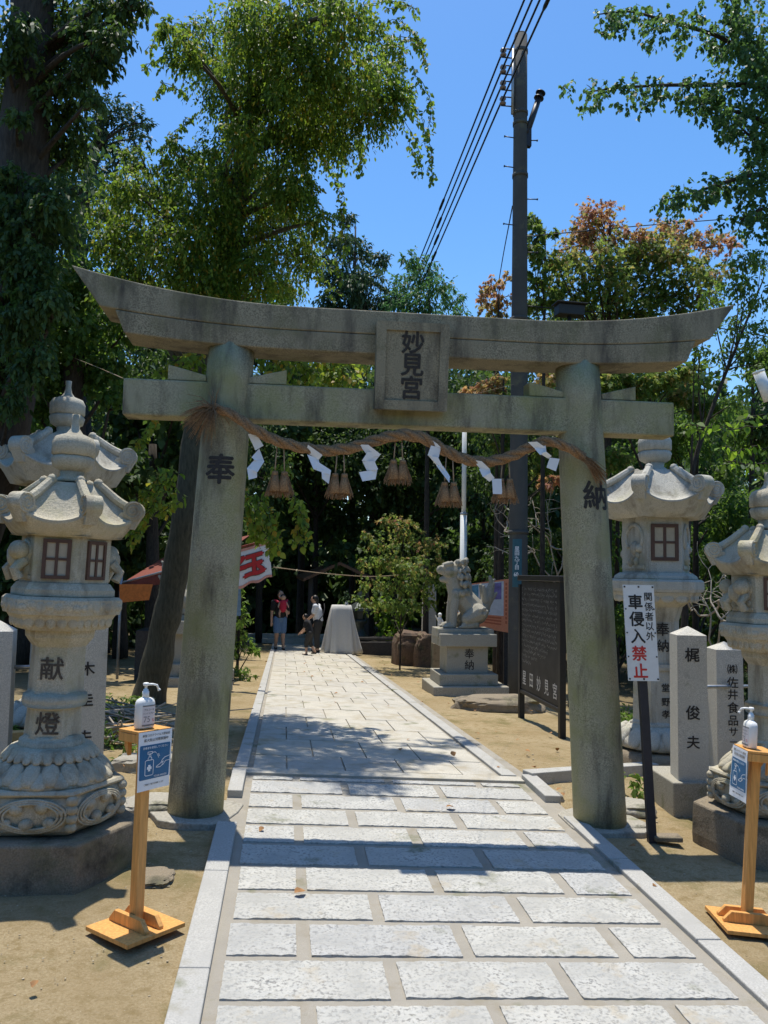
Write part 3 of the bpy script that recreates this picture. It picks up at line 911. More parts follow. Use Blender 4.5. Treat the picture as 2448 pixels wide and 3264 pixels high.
def big_lantern(c, dz, rot, label, chars, windows, cface):
    mat = M['lanternold']
    t = thing('stone_lantern', (c[0], c[1], -.14+dz), label, 'stone lantern')
    Z = lambda z: z+dz
    mb = MB()
    P = []
    n = 18
    th = np.arange(n)*2*np.pi/n
    rr = .5*(1+.08*np.sin(3*th+1)+.05*np.sin(5*th))
    mb.loft([np.stack([c[0]+rr*k*np.cos(th), c[1]+rr*k*np.sin(th), np.full(n, Z(z))], 1) for k, z in ((1.02, -.30), (1, -.02), (.93, .03))], 0, True)
    mb.build('footing_stone', M['rough'], t)
    mb = MB()
    mb.lathe([(.33, .03), (.40, .06), (.38, .13), (.28, .21), (.25, .24)], (c[0], c[1], dz), 40)
    petals(mb, c, .29, Z(.215), .41, Z(.065), 14, .045, .1)
    mb.build('lotus_base', mat, t)
    mb = MB()
    hexloft(mb, c, [(.255, Z(.22)), (.25, Z(.26)), (.225, Z(.28)), (.218, Z(.75))], rot)
    hexloft(mb, c, [(.235, Z(.752)), (.24, Z(.78)), (.235, Z(.81))], rot)
    hexloft(mb, c, [(.216, Z(.812)), (.212, Z(1.20)), (.25, Z(1.33)), (.31, Z(1.38))], rot)
    if chars:
        for i, ch in enumerate(chars):
            z = (1.13, .98, .60, .47, .36)[i]; h = (.13, .12, .08, .08, .08)[i]
            p, ex, nrm = face_frame(c, rot, cface, .2165 if z > .8 else .2245)
            mb.text(ch, p+nrm*.004+ex*(0 if i < 2 else .02)+np.array([0, 0, Z(z)]), ex, (0, 0, 1), h, 1, .015)
    mb.build('shaft', [mat, M['ink']], t, bevel=.005)
    mb = MB()
    hexloft(mb, c, [(.31, Z(1.375)), (.40, Z(1.42)), (.43, Z(1.47))], rot)
    hexloft(mb, c, [(.445, Z(1.472)), (.455, Z(1.50)), (.455, Z(1.57)), (.43, Z(1.59))], rot)
    for i in range(6):
        p, ex, nrm = face_frame(c, rot, i, .445)
        for k in range(5):
            mb.ell(p+ex*(-.16+.08*k)+np.array([0, 0, Z(1.53+.012*(k % 2))]), (.010, .046, .028), 10, 0, rot+R(60)*(i+.5))
        p, ex, nrm = face_frame(c, rot, i, .395)
        for k in range(3):
            mb.ell(p+ex*(-.13+.13*k)+np.array([0, 0, Z(1.42)]), (.018, .066, .045), 10, 0, rot+R(60)*(i+.5))
    mb.build('platform', mat, t, bevel=.005)
    mb = MB(); hexloft(mb, c, [(.40, Z(1.592)), (.39, Z(1.62)), (.345, Z(1.65))], rot); mb.build('firebox_base', mat, t, bevel=.005)
    firebox(c, .315, Z(1.65), Z(2.165), rot, windows, mat, t, .25, Z(1.76), Z(2.10))
    lantern_roof(c, .21, .565, Z(2.62), Z(2.30), Z(2.42), Z(2.165), .33, rot, mat, t, .078)
    finial(c, Z(2.62), mat, t, .37)
    return t
# hex face index i spans rot+60i..rot+60(i+1); faces towards the camera lie near -90 deg
small_lantern((-1.195, 4.40), 0, R(2.5), 'pale hexagonal stone lantern in front, carved roundels at its foot, behind the left wooden stand', ('献燈', 4), (4, 5), tilt=1.5)
small_lantern((3.07, 4.78), -.13, R(37), 'pale stone lantern at the right edge beside the other wooden stand, half in view', ('献燈', 4), (3,))
big_lantern((3.5, 7.25), 0, R(-9), 'tall grey stone lantern with a latticed window behind the right torii pillar', '奉納堂野孝', (4,), 4)
big_lantern((AT(145, 900, 7.6)[0], 7.6), .19, R(5), 'large grey stone lantern rising behind the paler roundel lantern on the left', '', (5,), 4)

# ------------------------------------------------------------------ inscribed posts
def stone_post(c, w, d, z0, z1, zapex, rz, chars, zs, hs, label, face=-1, xoff=0., base=None, bold=.02):
    t = thing('stone_post', (c[0], c[1], z0), label, 'stone post', 'inscribed stone fence posts')
    mb = MB()
    ca, sa = math.cos(rz), math.sin(rz)
    ring = lambda k, z: [(c[0]+x*k*ca-y*k*sa, c[1]+x*k*sa+y*k*ca, z) for x, y in ((-w/2, -d/2), (w/2, -d/2), (w/2, d/2), (-w/2, d/2))]
    mb.loft([ring(1.03, z0), ring(1, z1), ring(.02, zapex)])
    ex = np.array([ca, sa, 0]); nrm = np.array([sa, -ca, 0])
    for ch, z, h in zip(chars, zs, hs):
        mb.text(ch, np.array([c[0], c[1], z])+nrm*(d/2*(1+.03*(z1-z)/(z1-z0))+.003)+ex*xoff, ex, (0, 0, 1), h, 1, bold)
    mb.build('shaft', [M['post'], M['ink']], t, bevel=.006)
    if base:
        mb = MB(); mb.box(base[0], base[1], base[2]); mb.build('base_block', M['pedestal'], t, bevel=.01)
    return t
def rail(a, b, r, name, mat, label, cat='rail'):
    mb = MB(); mid = (np.asarray(a)+np.asarray(b))/2
    mb.tube([a, b], r, 10)
    tag(mb.build(name, mat, origin=tuple(mid)), label, cat)
def posts():
    Y = 5.55
    z = lambda y, Y=Y, x=1487: float(AT(x, y, Y)[2])
    x0 = AT(1490, 1500, Y)
    stone_post((x0[0], Y+.02), .205, .205, z(1706), z(1371), z(1353), R(-12), '梶俊夫', (z(1412), z(1535), z(1598)), (.105, .105, .095),
               'grey granite post with sunlit pointed cap standing beside the no entry sign', base=((x0[0]+.14, Y+.12, .02), (.62, .50, .30), R(-4)))
    Y2 = 6.2
    x2 = AT(1580, 1500, Y2)
    z2 = lambda y: float(AT(1580, y, Y2)[2])
    stone_post((x2[0], Y2+.1), .215, .215, z2(1695), z2(1404), z2(1388), R(-8), '㈱佐井食品サー', [z2(v) for v in (1445, 1474, 1500, 1528, 1556, 1580, 1602)], (.085, .095, .09, .095, .09, .08, .07),
               'lower grey granite post behind the right hand bottle, engraved with a company name', xoff=.02, bold=.012)
    for dz in (0, ):
        rail(AT(1500, 1484, 5.75), AT(1648, 1482, 6.7), .014, 'metal_rail', M['steel'], 'thin steel rail running between the two granite posts on the right')
    # left side: two posts behind the lantern, one at the picture edge
    YL = 5.75
    zl = lambda y: float(AT(190, y, YL)[2])
    a = AT(188, 1500, YL)
    stone_post((a[0]-.02, YL+.1), .21, .21, float(gz(a[0], YL))-.05, zl(1345), zl(1325), R(20), '三木圭夫', [zl(v) for v in (1352, 1444, 1510, 1592)], (.09, .10, .10, .10),
               'grey granite post right behind the roundel lantern, its letters showing on the right', xoff=-.02)
    b = AT(92, 1500, YL+.25)
    zl = lambda y: float(AT(92, y, YL+.25)[2])
    stone_post((b[0], YL+.35), .21, .21, float(gz(b[0], YL))-.05, zl(1375), zl(1355), R(14), '石原信一', [zl(v) for v in (1410, 1465, 1540, 1590)], (.09, .10, .10, .10),
               'grey granite post hidden for the most part by the shaft of the roundel lantern', xoff=-.05)
    cY = 6.0
    cc = AT(0, 1450, cY); zc = lambda y: float(AT(0, y, cY)[2])
    stone_post((cc[0]-.02, cY), .21, .21, float(gz(cc[0], cY))-.06, zc(1362), zc(1340), R(10), '', [], [], 'grey granite post with pointed cap cut off by the left picture edge')
    rail(AT(6, 1441, 6.05), AT(110, 1440, 6.1), .014, 'metal_rail', M['steel'], 'thin steel rail between the granite posts left of the roundel lantern')
    # orange plank rail behind
    p, q = AT(-40, 1583, 6.9), AT(300, 1583, 7.3)
    mb = MB(); d = q-p; mb.box((p+q)/2, (np.linalg.norm(d), .10, .075), math.atan2(d[1], d[0]))
    tag(mb.build('timber_rail', M['woodpale'], bevel=.006, origin=tuple((p+q)/2)), 'low orange timber rail behind the stone posts on the left', 'rail')
posts()

# ------------------------------------------------------------------ sanitiser stands and bottles
def frame_of(yaw):
    ex = np.array([math.cos(yaw), math.sin(yaw), 0]); nrm = np.array([math.sin(yaw), -math.cos(yaw), 0])
    return ex, nrm
def stand(base, top, yaw, label, lean_sign):
    """base: ground point, top: shelf point. yaw: direction of the sign's right edge"""
    t = thing('sanitiser_stand', base, label, 'stand', 'wooden sanitiser stands')
    base, top = np.asarray(base), np.asarray(top)
    ex, nrm = frame_of(yaw)
    upv = top-base; H = np.linalg.norm(upv); upv /= H
    ex = ex-upv*(ex@upv); ex /= np.linalg.norm(ex); nrm = np.cross(ex, upv)
    def bx(mb, c, w, d, h, mi=0):
        P = [base+ex*(c[0]+sx*w/2)+nrm*(c[1]+sy*d/2)+upv*(c[2]+sz*h/2) for sz in (-1, 1) for sx, sy in ((-1, 1), (1, 1), (1, -1), (-1, -1))]
        mb.add(P, [[3, 2, 1, 0], [4, 5, 6, 7], [0, 1, 5, 4], [1, 2, 6, 5], [2, 3, 7, 6], [3, 0, 4, 7]], mi)
    mb = MB(); bx(mb, (0, 0, .009), .29, .29, .018); mb.build('base_board', M['wood'], t, bevel=.002)
    for s in (-1, 1):
        mb = MB(); y = s*.036
        P = []
        for yy in (y-.011, y+.011):
            for x, z in ((-.125, .0185), (.125, .0185), (.125, .03), (.09, .068), (-.09, .068), (-.125, .03)):
                P.append(base+nrm*x-ex*yy+upv*z)
        mb.add(P, [[5, 4, 3, 2, 1, 0], [6, 7, 8, 9, 10, 11]]+[[i, (i+1) % 6, 6+(i+1) % 6, 6+i] for i in range(6)])
        mb.build('foot_brace', M['wood'], t, bevel=.002)
    mb = MB(); bx(mb, (0, 0, (H-.03+.019)/2+.0095), .044, .044, H-.05); mb.build('post', M['wood'], t, bevel=.003)
    mb = MB(); bx(mb, (0, 0, H-.006), .17, .14, .012)
    bx(mb, (0, .061, H-.031), .17, .018, .038); bx(mb, (0, -.061, H-.031), .17, .018, .038)
    bx(mb, (-.076, 0, H-.032), .018, .103, .036); bx(mb, (.076, 0, H-.032), .018, .103, .036)
    mb.build('shelf', M['wood'], t, bevel=.002)
    mb = MB()
    for s in (-1, 1):
        mb = MB()
        P = [base+ex*(s*.05+dx)+nrm*yy+upv*z for dx in (-.011, .011) for yy, z in ((-.06, H-.05), (-.06, H-.075), (-.034, H-.115), (-.034, H-.05))]
        mb.add(P, [[0, 1, 2, 3], [7, 6, 5, 4]]+[[i, 4+i, 4+(i+1) % 4, (i+1) % 4] for i in range(4)])
        mb.build('bracket', M['wood'], t, bevel=.002)
    # A4 notice hung on the front of the shelf
    mb = MB()
    o = base+nrm*.074+upv*(H-.004)
    wv = .172; hv = .243
    def P(u, v, e=0): return o+ex*(u-.5)*wv-upv*v*hv+nrm*(e+.006*math.sin(u*3+v*2)*v)
    nu, nv = 6, 8
    for e, mi, flip in ((0, 0, 0), (-.0015, 0, 1)):
        V = [P(i/nu, j/nv, e) for j in range(nv+1) for i in range(nu+1)]
        F = [[j*(nu+1)+i, (j+1)*(nu+1)+i, (j+1)*(nu+1)+i+1, j*(nu+1)+i+1] for j in range(nv) for i in range(nu)]
        mb.add(V, [f[::-1] for f in F] if flip else F, mi)
    def panel(u0, u1, v0, v1, e, mi, rad=.03):
        pts = []
        for cu, cv, a0 in ((u1-rad, v0+rad, -90), (u1-rad, v1-rad, 0), (u0+rad, v1-rad, 90), (u0+rad, v0+rad, 180)):
            for k in range(4):
                a = R(a0+30*k); pts.append(P(cu+rad*math.cos(a), cv+rad*math.sin(a)*.75, e))
        ctr = P((u0+u1)/2, (v0+v1)/2, e); n = len(pts)
        mb.add(pts+[ctr], [[i, n, (i+1) % n] for i in range(n)], mi)
    panel(.04, .96, .22, .82, .0012, 1)
    fn = lambda u, v, e: (lambda Q: np.array([P(u+q[0]/wv, v-q[1]/hv, e) for q in Q]))
    mb.text('新型コロナウイルス感染症', 0, 0, 0, .0118, 2, .01, fn=fn(.52, .065, .0012))
    mb.text('拡大防止対策実施中', 0, 0, 0, .0140, 2, .02, fn=fn(.52, .145, .0012))
    mb.text('消毒液を使用してください', 0, 0, 0, .0110, 3, .01, fn=fn(.5, .275, .0026))
    mb.text('YOUR HANDS', 0, 0, 0, .0110, 3, .01, fn=fn(.68, .775, .0026))
    mb.text('ご理解とご協力をお願いします', 0, 0, 0, .0077, 2, .01, fn=fn(.5, .90, .0012))
    def line(pts, w=.0028, mi=3):
        pts = [np.asarray(q, float) for q in pts]
        for a, b in zip(pts[:-1], pts[1:]):
            d = (b-a)*np.array([wv, hv]); L = np.linalg.norm(d)+1e-9; pn = np.array([-d[1], d[0]])/L*w/2/np.array([wv, hv])
            a2, b2 = a-(b-a)/L*w*.3, b+(b-a)/L*w*.3
            mb.add([P(*(a2+pn), .0026), P(*(b2+pn), .0026), P(*(b2-pn), .0026), P(*(a2-pn), .0026)], [[0, 1, 2, 3], [3, 2, 1, 0]], mi)
    line([(.20, .50), (.20, .73), (.23, .745), (.42, .745), (.45, .73), (.45, .50), (.42, .485), (.23, .485), (.20, .50)])
    line([(.28, .48), (.28, .455), (.31, .43), (.36, .43), (.39, .455), (.39, .48)])
    line([(.31, .43), (.31, .395), (.36, .395), (.36, .43)]); line([(.27, .38), (.27, .345), (.40, .345), (.40, .38), (.27, .38)])
    line([(.40, .36), (.49, .36), (.53, .385)])
    line([(.325, .58), (.325, .66)], .012); line([(.275, .62), (.375, .62)], .011)
    line([(.95, .46), (.80, .48), (.72, .52), (.68, .57), (.55, .615), (.54, .63), (.66, .635), (.76, .60), (.83, .545), (.95, .54)])
    line([(.68, .57), (.76, .545), (.72, .60)])
    for k in range(7): line([(.55+.025*(k % 3)+.02*(k//3), .40+.025*(k//3)), (.562+.025*(k % 3)+.02*(k//3), .415+.025*(k//3))], .0022)
    mb.build('notice_sheet', [M['paper'], M['signblue'], M['greyprint'], M['signwhite']], t)
    return ex, nrm, upv, top
def bottle(o, ex, nrm, upv, label, nozzle):
    t = thing('sanitiser_bottle', o, label, 'bottle', 'pump bottles of hand sanitiser')
    W, D_, Hh = .088, .052, .128
    def sq(k, z, w=W, d=D_, p=3.2, n=28):
        th = np.arange(n)*2*np.pi/n
        cx = np.sign(np.cos(th))*np.abs(np.cos(th))**(2/p); cy = np.sign(np.sin(th))*np.abs(np.sin(th))**(2/p)
        return o+np.outer(cx*w/2*k, ex)-np.outer(cy*d/2*k, nrm)+upv*z
    mb = MB(); z0 = .003
    mb.loft([sq(.93, z0), sq(1, z0+.006), sq(1, z0+.095), sq(.97, z0+.108), sq(.86, z0+.119), sq(.60, z0+.127, p=2.4), sq(.36, z0+.130, d=.07, p=2)], 0, True)
    mb.build('body', M['plastic'], t)
    mb = MB()
    top = lambda z, r: o+upv*z+r
    def ring(r, z, n=20): 
        th = np.arange(n)*2*np.pi/n
        return o+np.outer(np.cos(th)*r, ex)-np.outer(np.sin(th)*r, nrm)+upv*z
    mb.loft([ring(.0145, .131), ring(.0145, .158), ring(.011, .160), ring(.011, .166), ring(.006, .168), ring(.006, .180), ring(.0125, .182), ring(.0135, .190), ring(.010, .195)], 0, True)
    d = ex*nozzle[0]+nrm*nozzle[1]
    mb.tube([o+upv*.187, o+upv*.187+d*.03, o+upv*.183+d*.046, o+upv*.168+d*.054], [.0055, .0048, .0048, .005], 10)
    mb.tube([o+upv*.168+d*.054, o+upv*.160+d*.058], [.005, .0075], 10)
    mb.build('pump', M['plastic'], t)
    mb = MB()
    def Q(u, v, e=.0006): return o+ex*u+upv*(z0+v)+nrm*(D_/2*(1-abs(2*u/W)**3.2)**(1/3.2)+e)
    us = np.linspace(-.030, .036, 8)
    for v0, v1, mi in ((.010, .098, 0), ):
        V = [Q(u, v) for v in (v0, v1) for u in us]
        mb.add(V, [[i, i+1, 8+i+1, 8+i] for i in range(7)], mi)
    for v0, v1 in ((.0925, .0975), (.0105, .017)):
        V = [Q(u, v, .0012) for v in (v0, v1) for u in us]
        mb.add(V, [[i, i+1, 8+i+1, 8+i] for i in range(7)], 1)
    fn = lambda u, v: (lambda W_: np.array([Q(u+q[0], v+q[1], .0012) for q in W_]))
    mb.text('アルコール', 0, 0, 0, .0105, 1, .01, fn=fn(.003, .079))
    mb.text('ハンドスプレー', 0, 0, 0, .0088, 1, .01, fn=fn(.003, .064))
    mb.text('75', 0, 0, 0, .036, 1, .0, fn=fn(-.008, .039))
    mb.text('%', 0, 0, 0, .017, 2, .0, fn=fn(.025, .034))
    mb.build('label', [M['labelpaper'], M['greyprint'], M['signred']], t)
sb = G(293, 2006)
f = stand(sb, AT(314, 1572, sb[1]+.02), R(46), 'orange wooden stand on the left with its notice facing the path', 1)
bottle(f[3]+f[1]*.015-f[0]*.018+f[2]*.001, *f[:3], 'white pump bottle with label facing out on the left stand', (.85, .5))
sb = G(1612, 1997)
f = stand(sb, AT(1632, 1617, sb[1]), R(-99), 'orange wooden stand cut by the right picture edge, notice seen edge on', -1)
bottle(f[3]+f[1]*.03+f[2]*.001, *f[:3], 'white pump bottle with label turned away on the right stand', (-.3, .9))

# ------------------------------------------------------------------ no entry sign
def no_entry():
    b = G(1408, 1812)
    t = thing('no_entry_sign', b, 'white board with red and black characters on a leaning dark post', 'sign')
    Y = b[1]
    tp = AT(1376, 1280, Y)
    mb = MB()
    d = tp-b; d /= np.linalg.norm(d)
    ex = np.array([.99, -.10, 0]); nrm = np.cross(ex, d)
    def bx(mb, c0, c1, w, dd, mi=0):
        P = [c+ex*sx*w/2+nrm*sy*dd/2 for c in (c0, c1) for sx, sy in ((-1, 1), (1, 1), (1, -1), (-1, -1))]
        mb.add(P, [[3, 2, 1, 0], [4, 5, 6, 7], [0, 1, 5, 4], [1, 2, 6, 5], [2, 3, 7, 6], [3, 0, 4, 7]], mi)
    bx(mb, b-d*.1, tp+d*.02, .052, .045)
    mb.build('post', M['darksteel'], t, bevel=.003)
    mb = MB(); mb.box(b+np.array([.09, -.02, .012]), (.17, .10, .03), R(-8)); mb.build('foot_block', M['rough'], t, bevel=.006)
    mb = MB()
    c = (AT(1340, 1263, Y)+AT(1421, 1469, Y))/2+nrm*.034
    W, H = .198, .605
    bx(mb, c-d*H/2, c+d*H/2, W, .010)
    P = lambda u, v, e=.0065: c+ex*u+d*v+nrm*e
    big = '車侵入禁止'
    for i, ch in enumerate(big):
        mb.text(ch, P(-.026+.002*i, .195-.108*i), ex, d, .098, 2 if i > 2 else 1, .025)
    for i, ch in enumerate('関係者以外'):
        mb.text(ch, P(.058, .228-.062*i), ex, d, .058, 1, .015)
    for u in (-.09, 0, .09):
        for v in (-.29, .29):
            mb.loft([[P(u+.006*math.cos(a), v+.006*math.sin(a), e) for a in np.arange(8)*np.pi/4] for e in (.004, .009)], 1)
    for u in (-.09, .09):
        for v in (-.15, 0, .15):
            mb.loft([[P(u+.005*math.cos(a), v+.005*math.sin(a), e) for a in np.arange(8)*np.pi/4] for e in (.004, .009)], 1)
    mb.build('sign_board', [M['whitepaint'], M['signblack'], M['signred']], t)
no_entry()

# ------------------------------------------------------------------ utility pole, cables
PY = 12.5
def utility_pole():
    b = AT(1118, 1512, PY); tp = AT(1125, 78, PY)
    b[2] = float(gz(b[0], b[1]))-.3
    t = thing('utility_pole', (b[0], b[1], b[2]+.3), 'tall grey concrete utility pole behind the right of the torii', 'utility pole')
    ax = lambda k: b+(tp-b)*k
    kz = lambda y: (float(AT(1120, y, PY)[2])-b[2])/(tp[2]-b[2])
    r0, r1 = .162, .108
    rad = lambda k: r0+(r1-r0)*k
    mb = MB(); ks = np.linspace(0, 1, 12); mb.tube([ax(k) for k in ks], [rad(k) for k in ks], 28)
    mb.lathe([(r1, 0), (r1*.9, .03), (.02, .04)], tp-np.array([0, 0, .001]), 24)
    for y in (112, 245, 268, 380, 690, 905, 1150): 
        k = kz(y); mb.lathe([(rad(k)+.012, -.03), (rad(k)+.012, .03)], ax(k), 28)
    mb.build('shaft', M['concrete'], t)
    mb = MB()    # rack with insulators
    kA, kB = kz(110), kz(250)
    fx = lambda k: ax(k)+np.array([-rad(k)-.03, -.03, 0])
    mb.tube([fx(kA), fx(kB)], .028, 6); mb.build('insulator_rack', M['steel'], t)
    ends = []
    for y in (120, 156, 190, 224):
        k = kz(y); c = ax(k)+np.array([-rad(k)-.20, -.03, 0]); ends.append(c)
        mb = MB()
        mb.lathe([(.02, -.065), (.052, -.055), (.055, -.03), (.035, -.012), (.035, .012), (.055, .03), (.052, .055), (.02, .065)], c, 16)
        for s in (-1, 1):
            mb.tube([c+np.array([-.03, 0, s*.078]), c+np.array([.18, 0, s*.078])], .011, 6, 1)
        mb.tube([c+np.array([0, 0, -.085]), c+np.array([0, 0, .085])], .011, 6, 1)
        mb.build('insulator', [M['porcelain'], M['darksteel']], t)
    mb = MB()   # slanted arm with flange
    k = kz(292); p = ax(k)+np.array([rad(k)-.02, -.03, 0]); q = AT(1164, 212, PY)
    mb.tube([p, p*.5+q*.5, q], [.05, .052, .05], 12)
    d = (q-p); d /= np.linalg.norm(d)
    for e in (.0, .10): mb.tube([q+d*(e-.008), q+d*(e+.008)], [.085, .085], 14)
    mb.tube([q, q+d*.11], .045, 12)
    mb.box(p+np.array([.03, 0, -.06]), (.09, .09, .30)); 
    mb.build('slanted_arm', M['darksteel'], t)
    for x, y in ((1090, 300), (1158, 303), (1090, 364), (1158, 430), (1090, 488), (1148, 545)):
        k = kz(y); s = 1 if x > 1125 else -1
        mb = MB(); a = ax(k)+np.array([s*(rad(k)-.01), -.02, 0]); e = a+np.array([s*.17, -.02, 0])
        mb.tube([a, e], .009, 6); mb.tube([e-np.array([s*.005, 0, 0]), e+np.array([s*.012, 0, 0])], .018, 8)
        mb.build('step_bolt', M['darksteel'], t)
    # enamel address plate wrapped on the pole
    mb = MB()
    za, zb = AT(1110, 1165, PY)[2], AT(1110, 1268, PY)[2]
    def W(u, z, e):
        k = (z-b[2])/(tp[2]-b[2]); c = ax(k); a = -np.pi/2-.42+u/rad(k)
        return (c[0]+(rad(k)+e)*math.cos(a), c[1]+(rad(k)+e)*math.sin(a), z)
    us = np.linspace(-.075, .075, 8)
    mb.add([W(u, z, .006) for z in (zb, za) for u in us], [[i, i+1, 9+i, 8+i] for i in range(7)], 0, True)
    for i, ch in enumerate('星田九丁目'):
        zc = za-(za-zb)*(.20+.098*i)
        mb.text(ch, 0, 0, 0, .078, 1, .01, fn=lambda P, zc=zc: np.array([W(p[0], zc+p[1], .009) for p in P]))
    zc = za-(za-zb)*.735
    mb.text('60', 0, 0, 0, .088, 1, .02, fn=lambda P: np.array([W(p[0]*.8-.012, zc+p[1], .009) for p in P]))
    mb.build('address_plate', [M['plateblue'], M['signwhite']], t)
    return ends, ax, kz
ends, pole_ax, pole_kz = utility_pole()
def cables():
    names = ('topmost', 'second', 'third', 'lowest')
    for i, e in enumerate(ends):
        pts = []
        for y in np.linspace(-6, 75, 40):
            s = (y-PY)
            sag = -.0006*(s-0)*(62-s)*(1 if 0 < s < 62 else .4)
            pts.append((e[0]-.02+.0*s, y, e[2]+(sag if s > 0 else .0002*s*s)))
        mb = MB(); mb.tube(pts, .017, 6)
        for s in (5.2+.3*i, -2.5):     # splice sleeves
            j = np.interp(PY+s, [p[1] for p in pts], range(len(pts))); a = np.array(pts[int(j)]); c = np.array(pts[int(j)+1])
            p = a+(c-a)*(j-int(j)); d = (c-a)/np.linalg.norm(c-a)
            if i != 1 or s > 0: mb.tube([p-d*.28, p-d*.2, p+d*.2, p+d*.28], [.02, .032, .032, .02], 8)
        tag(mb.build('power_cable', M['cable'], origin=(e[0], e[1], e[2])), f'{names[i]} of the four parallel black cables carried by the utility pole', 'cable', 'cables on the utility pole')
    def wire(pts, r, label, mat='cable', name='wire'):
        P = np.array(pts); s = np.linspace(0, len(P)-1, 24)
        C = np.stack([np.interp(s, range(len(P)), P[:, k]) for k in range(3)], 1)
        for _ in range(4): C[1:-1] = .25*C[:-2]+.5*C[1:-1]+.25*C[2:]
        mb = MB(); mb.tube(C, r, 5); tag(mb.build(name, M[mat], origin=tuple(P[0])), label, 'wire')
    k = pole_ax(pole_kz(440))
    wire([k+np.array([-.1, .1, 0]), AT(1088, 545, 16), AT(1072, 640, 20)], .011, 'thin black service wire dropping left from the utility pole')
    wire([pole_ax(pole_kz(505))+np.array([.1, .1, 0]), AT(1380, 488, 13.5), AT(1700, 463, 14)], .010, 'thin black wire crossing behind the reddish maple tops')
    wire([pole_ax(pole_kz(655))+np.array([.1, .1, 0]), AT(1450, 690, 13.5), AT(1700, 735, 14)], .011, 'lower black wire behind the right end of the lintel')
    wire([AT(158, 772, 13.4), AT(215, 795, 8.5), AT(268, 818, 5.2)], .003, 'thin pale string from the left end of the tie beam to a trunk behind', 'cord', 'string')
    wire([AT(965, 862, 5.15), AT(1010, 855, 8), AT(1110, 830, 12.4)], .0016, 'thin pale guy wire between tie beam and utility pole', 'cord')
    wire([AT(590, 1225, 18), AT(690, 1238, 19), AT(800, 1247, 19.5), AT(960, 1235, 19)], .010, 'slack white rope strung between the stall and the trees', 'cord', 'slack_rope')
cables()
def slim_pole():
    b = AT(999, 1400, 14.2); b[2] = float(gz(b[0], b[1]))
    t = thing('slim_metal_pole', b, 'slim pale grey metal pole behind the lion statue', 'pole')
    zt, zm = AT(999, 900, 14.2)[2], AT(999, 1110, 14.2)[2]
    MB().tube([b, (b[0], b[1], zm)], .062, 14).build('lower_tube', M['whitepaint'], t)
    MB().tube([(b[0], b[1], zm-.05), (b[0], b[1], zt)], .042, 14).build('upper_tube', M['whitepaint'], t)
    MB().lathe([(.07, -.02), (.07, .02)], (b[0], b[1], zm), 14).build('collar', M['steel'], t)
slim_pole()
def floodlights():
    p = AT(1230, 672, 11.5)
    b = on(p[0], p[1])
    t = thing('floodlight', b, 'dark boxy floodlight peeking over the right half of the lintel', 'floodlight')
    MB().tube([b, p-np.array([0, 0, .05])], .03, 8).build('mast', M['darksteel'], t)
    mb = MB(); mb.box(p, (.42, .20, .16), R(4)); mb.box(p+np.array([.0, -.02, .095]), (.5, .26, .025), R(4)); mb.build('lamp_housing', M['black'], t, bevel=.01)
    q0, q1 = AT(1638, 802, 7.), AT(1662, 866, 7.)
    b = on(q1[0]+.15, 7.1)
    t = thing('lamp_tube', b, 'pale grey tubular lamp on a dark stalk at the right picture edge', 'lamp')
    mb = MB(); mb.tube([q0, q1], [.052, .052], 14); mb.tube([q0-(q1-q0)*.02, q0+(q1-q0)*.06], .056, 14); mb.build('tube_body', M['whitepaint'], t)
    mb = MB(); mb.tube([q1, q1+np.array([.03, .02, -.25]), b], [.02, .02, .025], 8); mb.build('stalk', M['darksteel'], t)
floodlights()

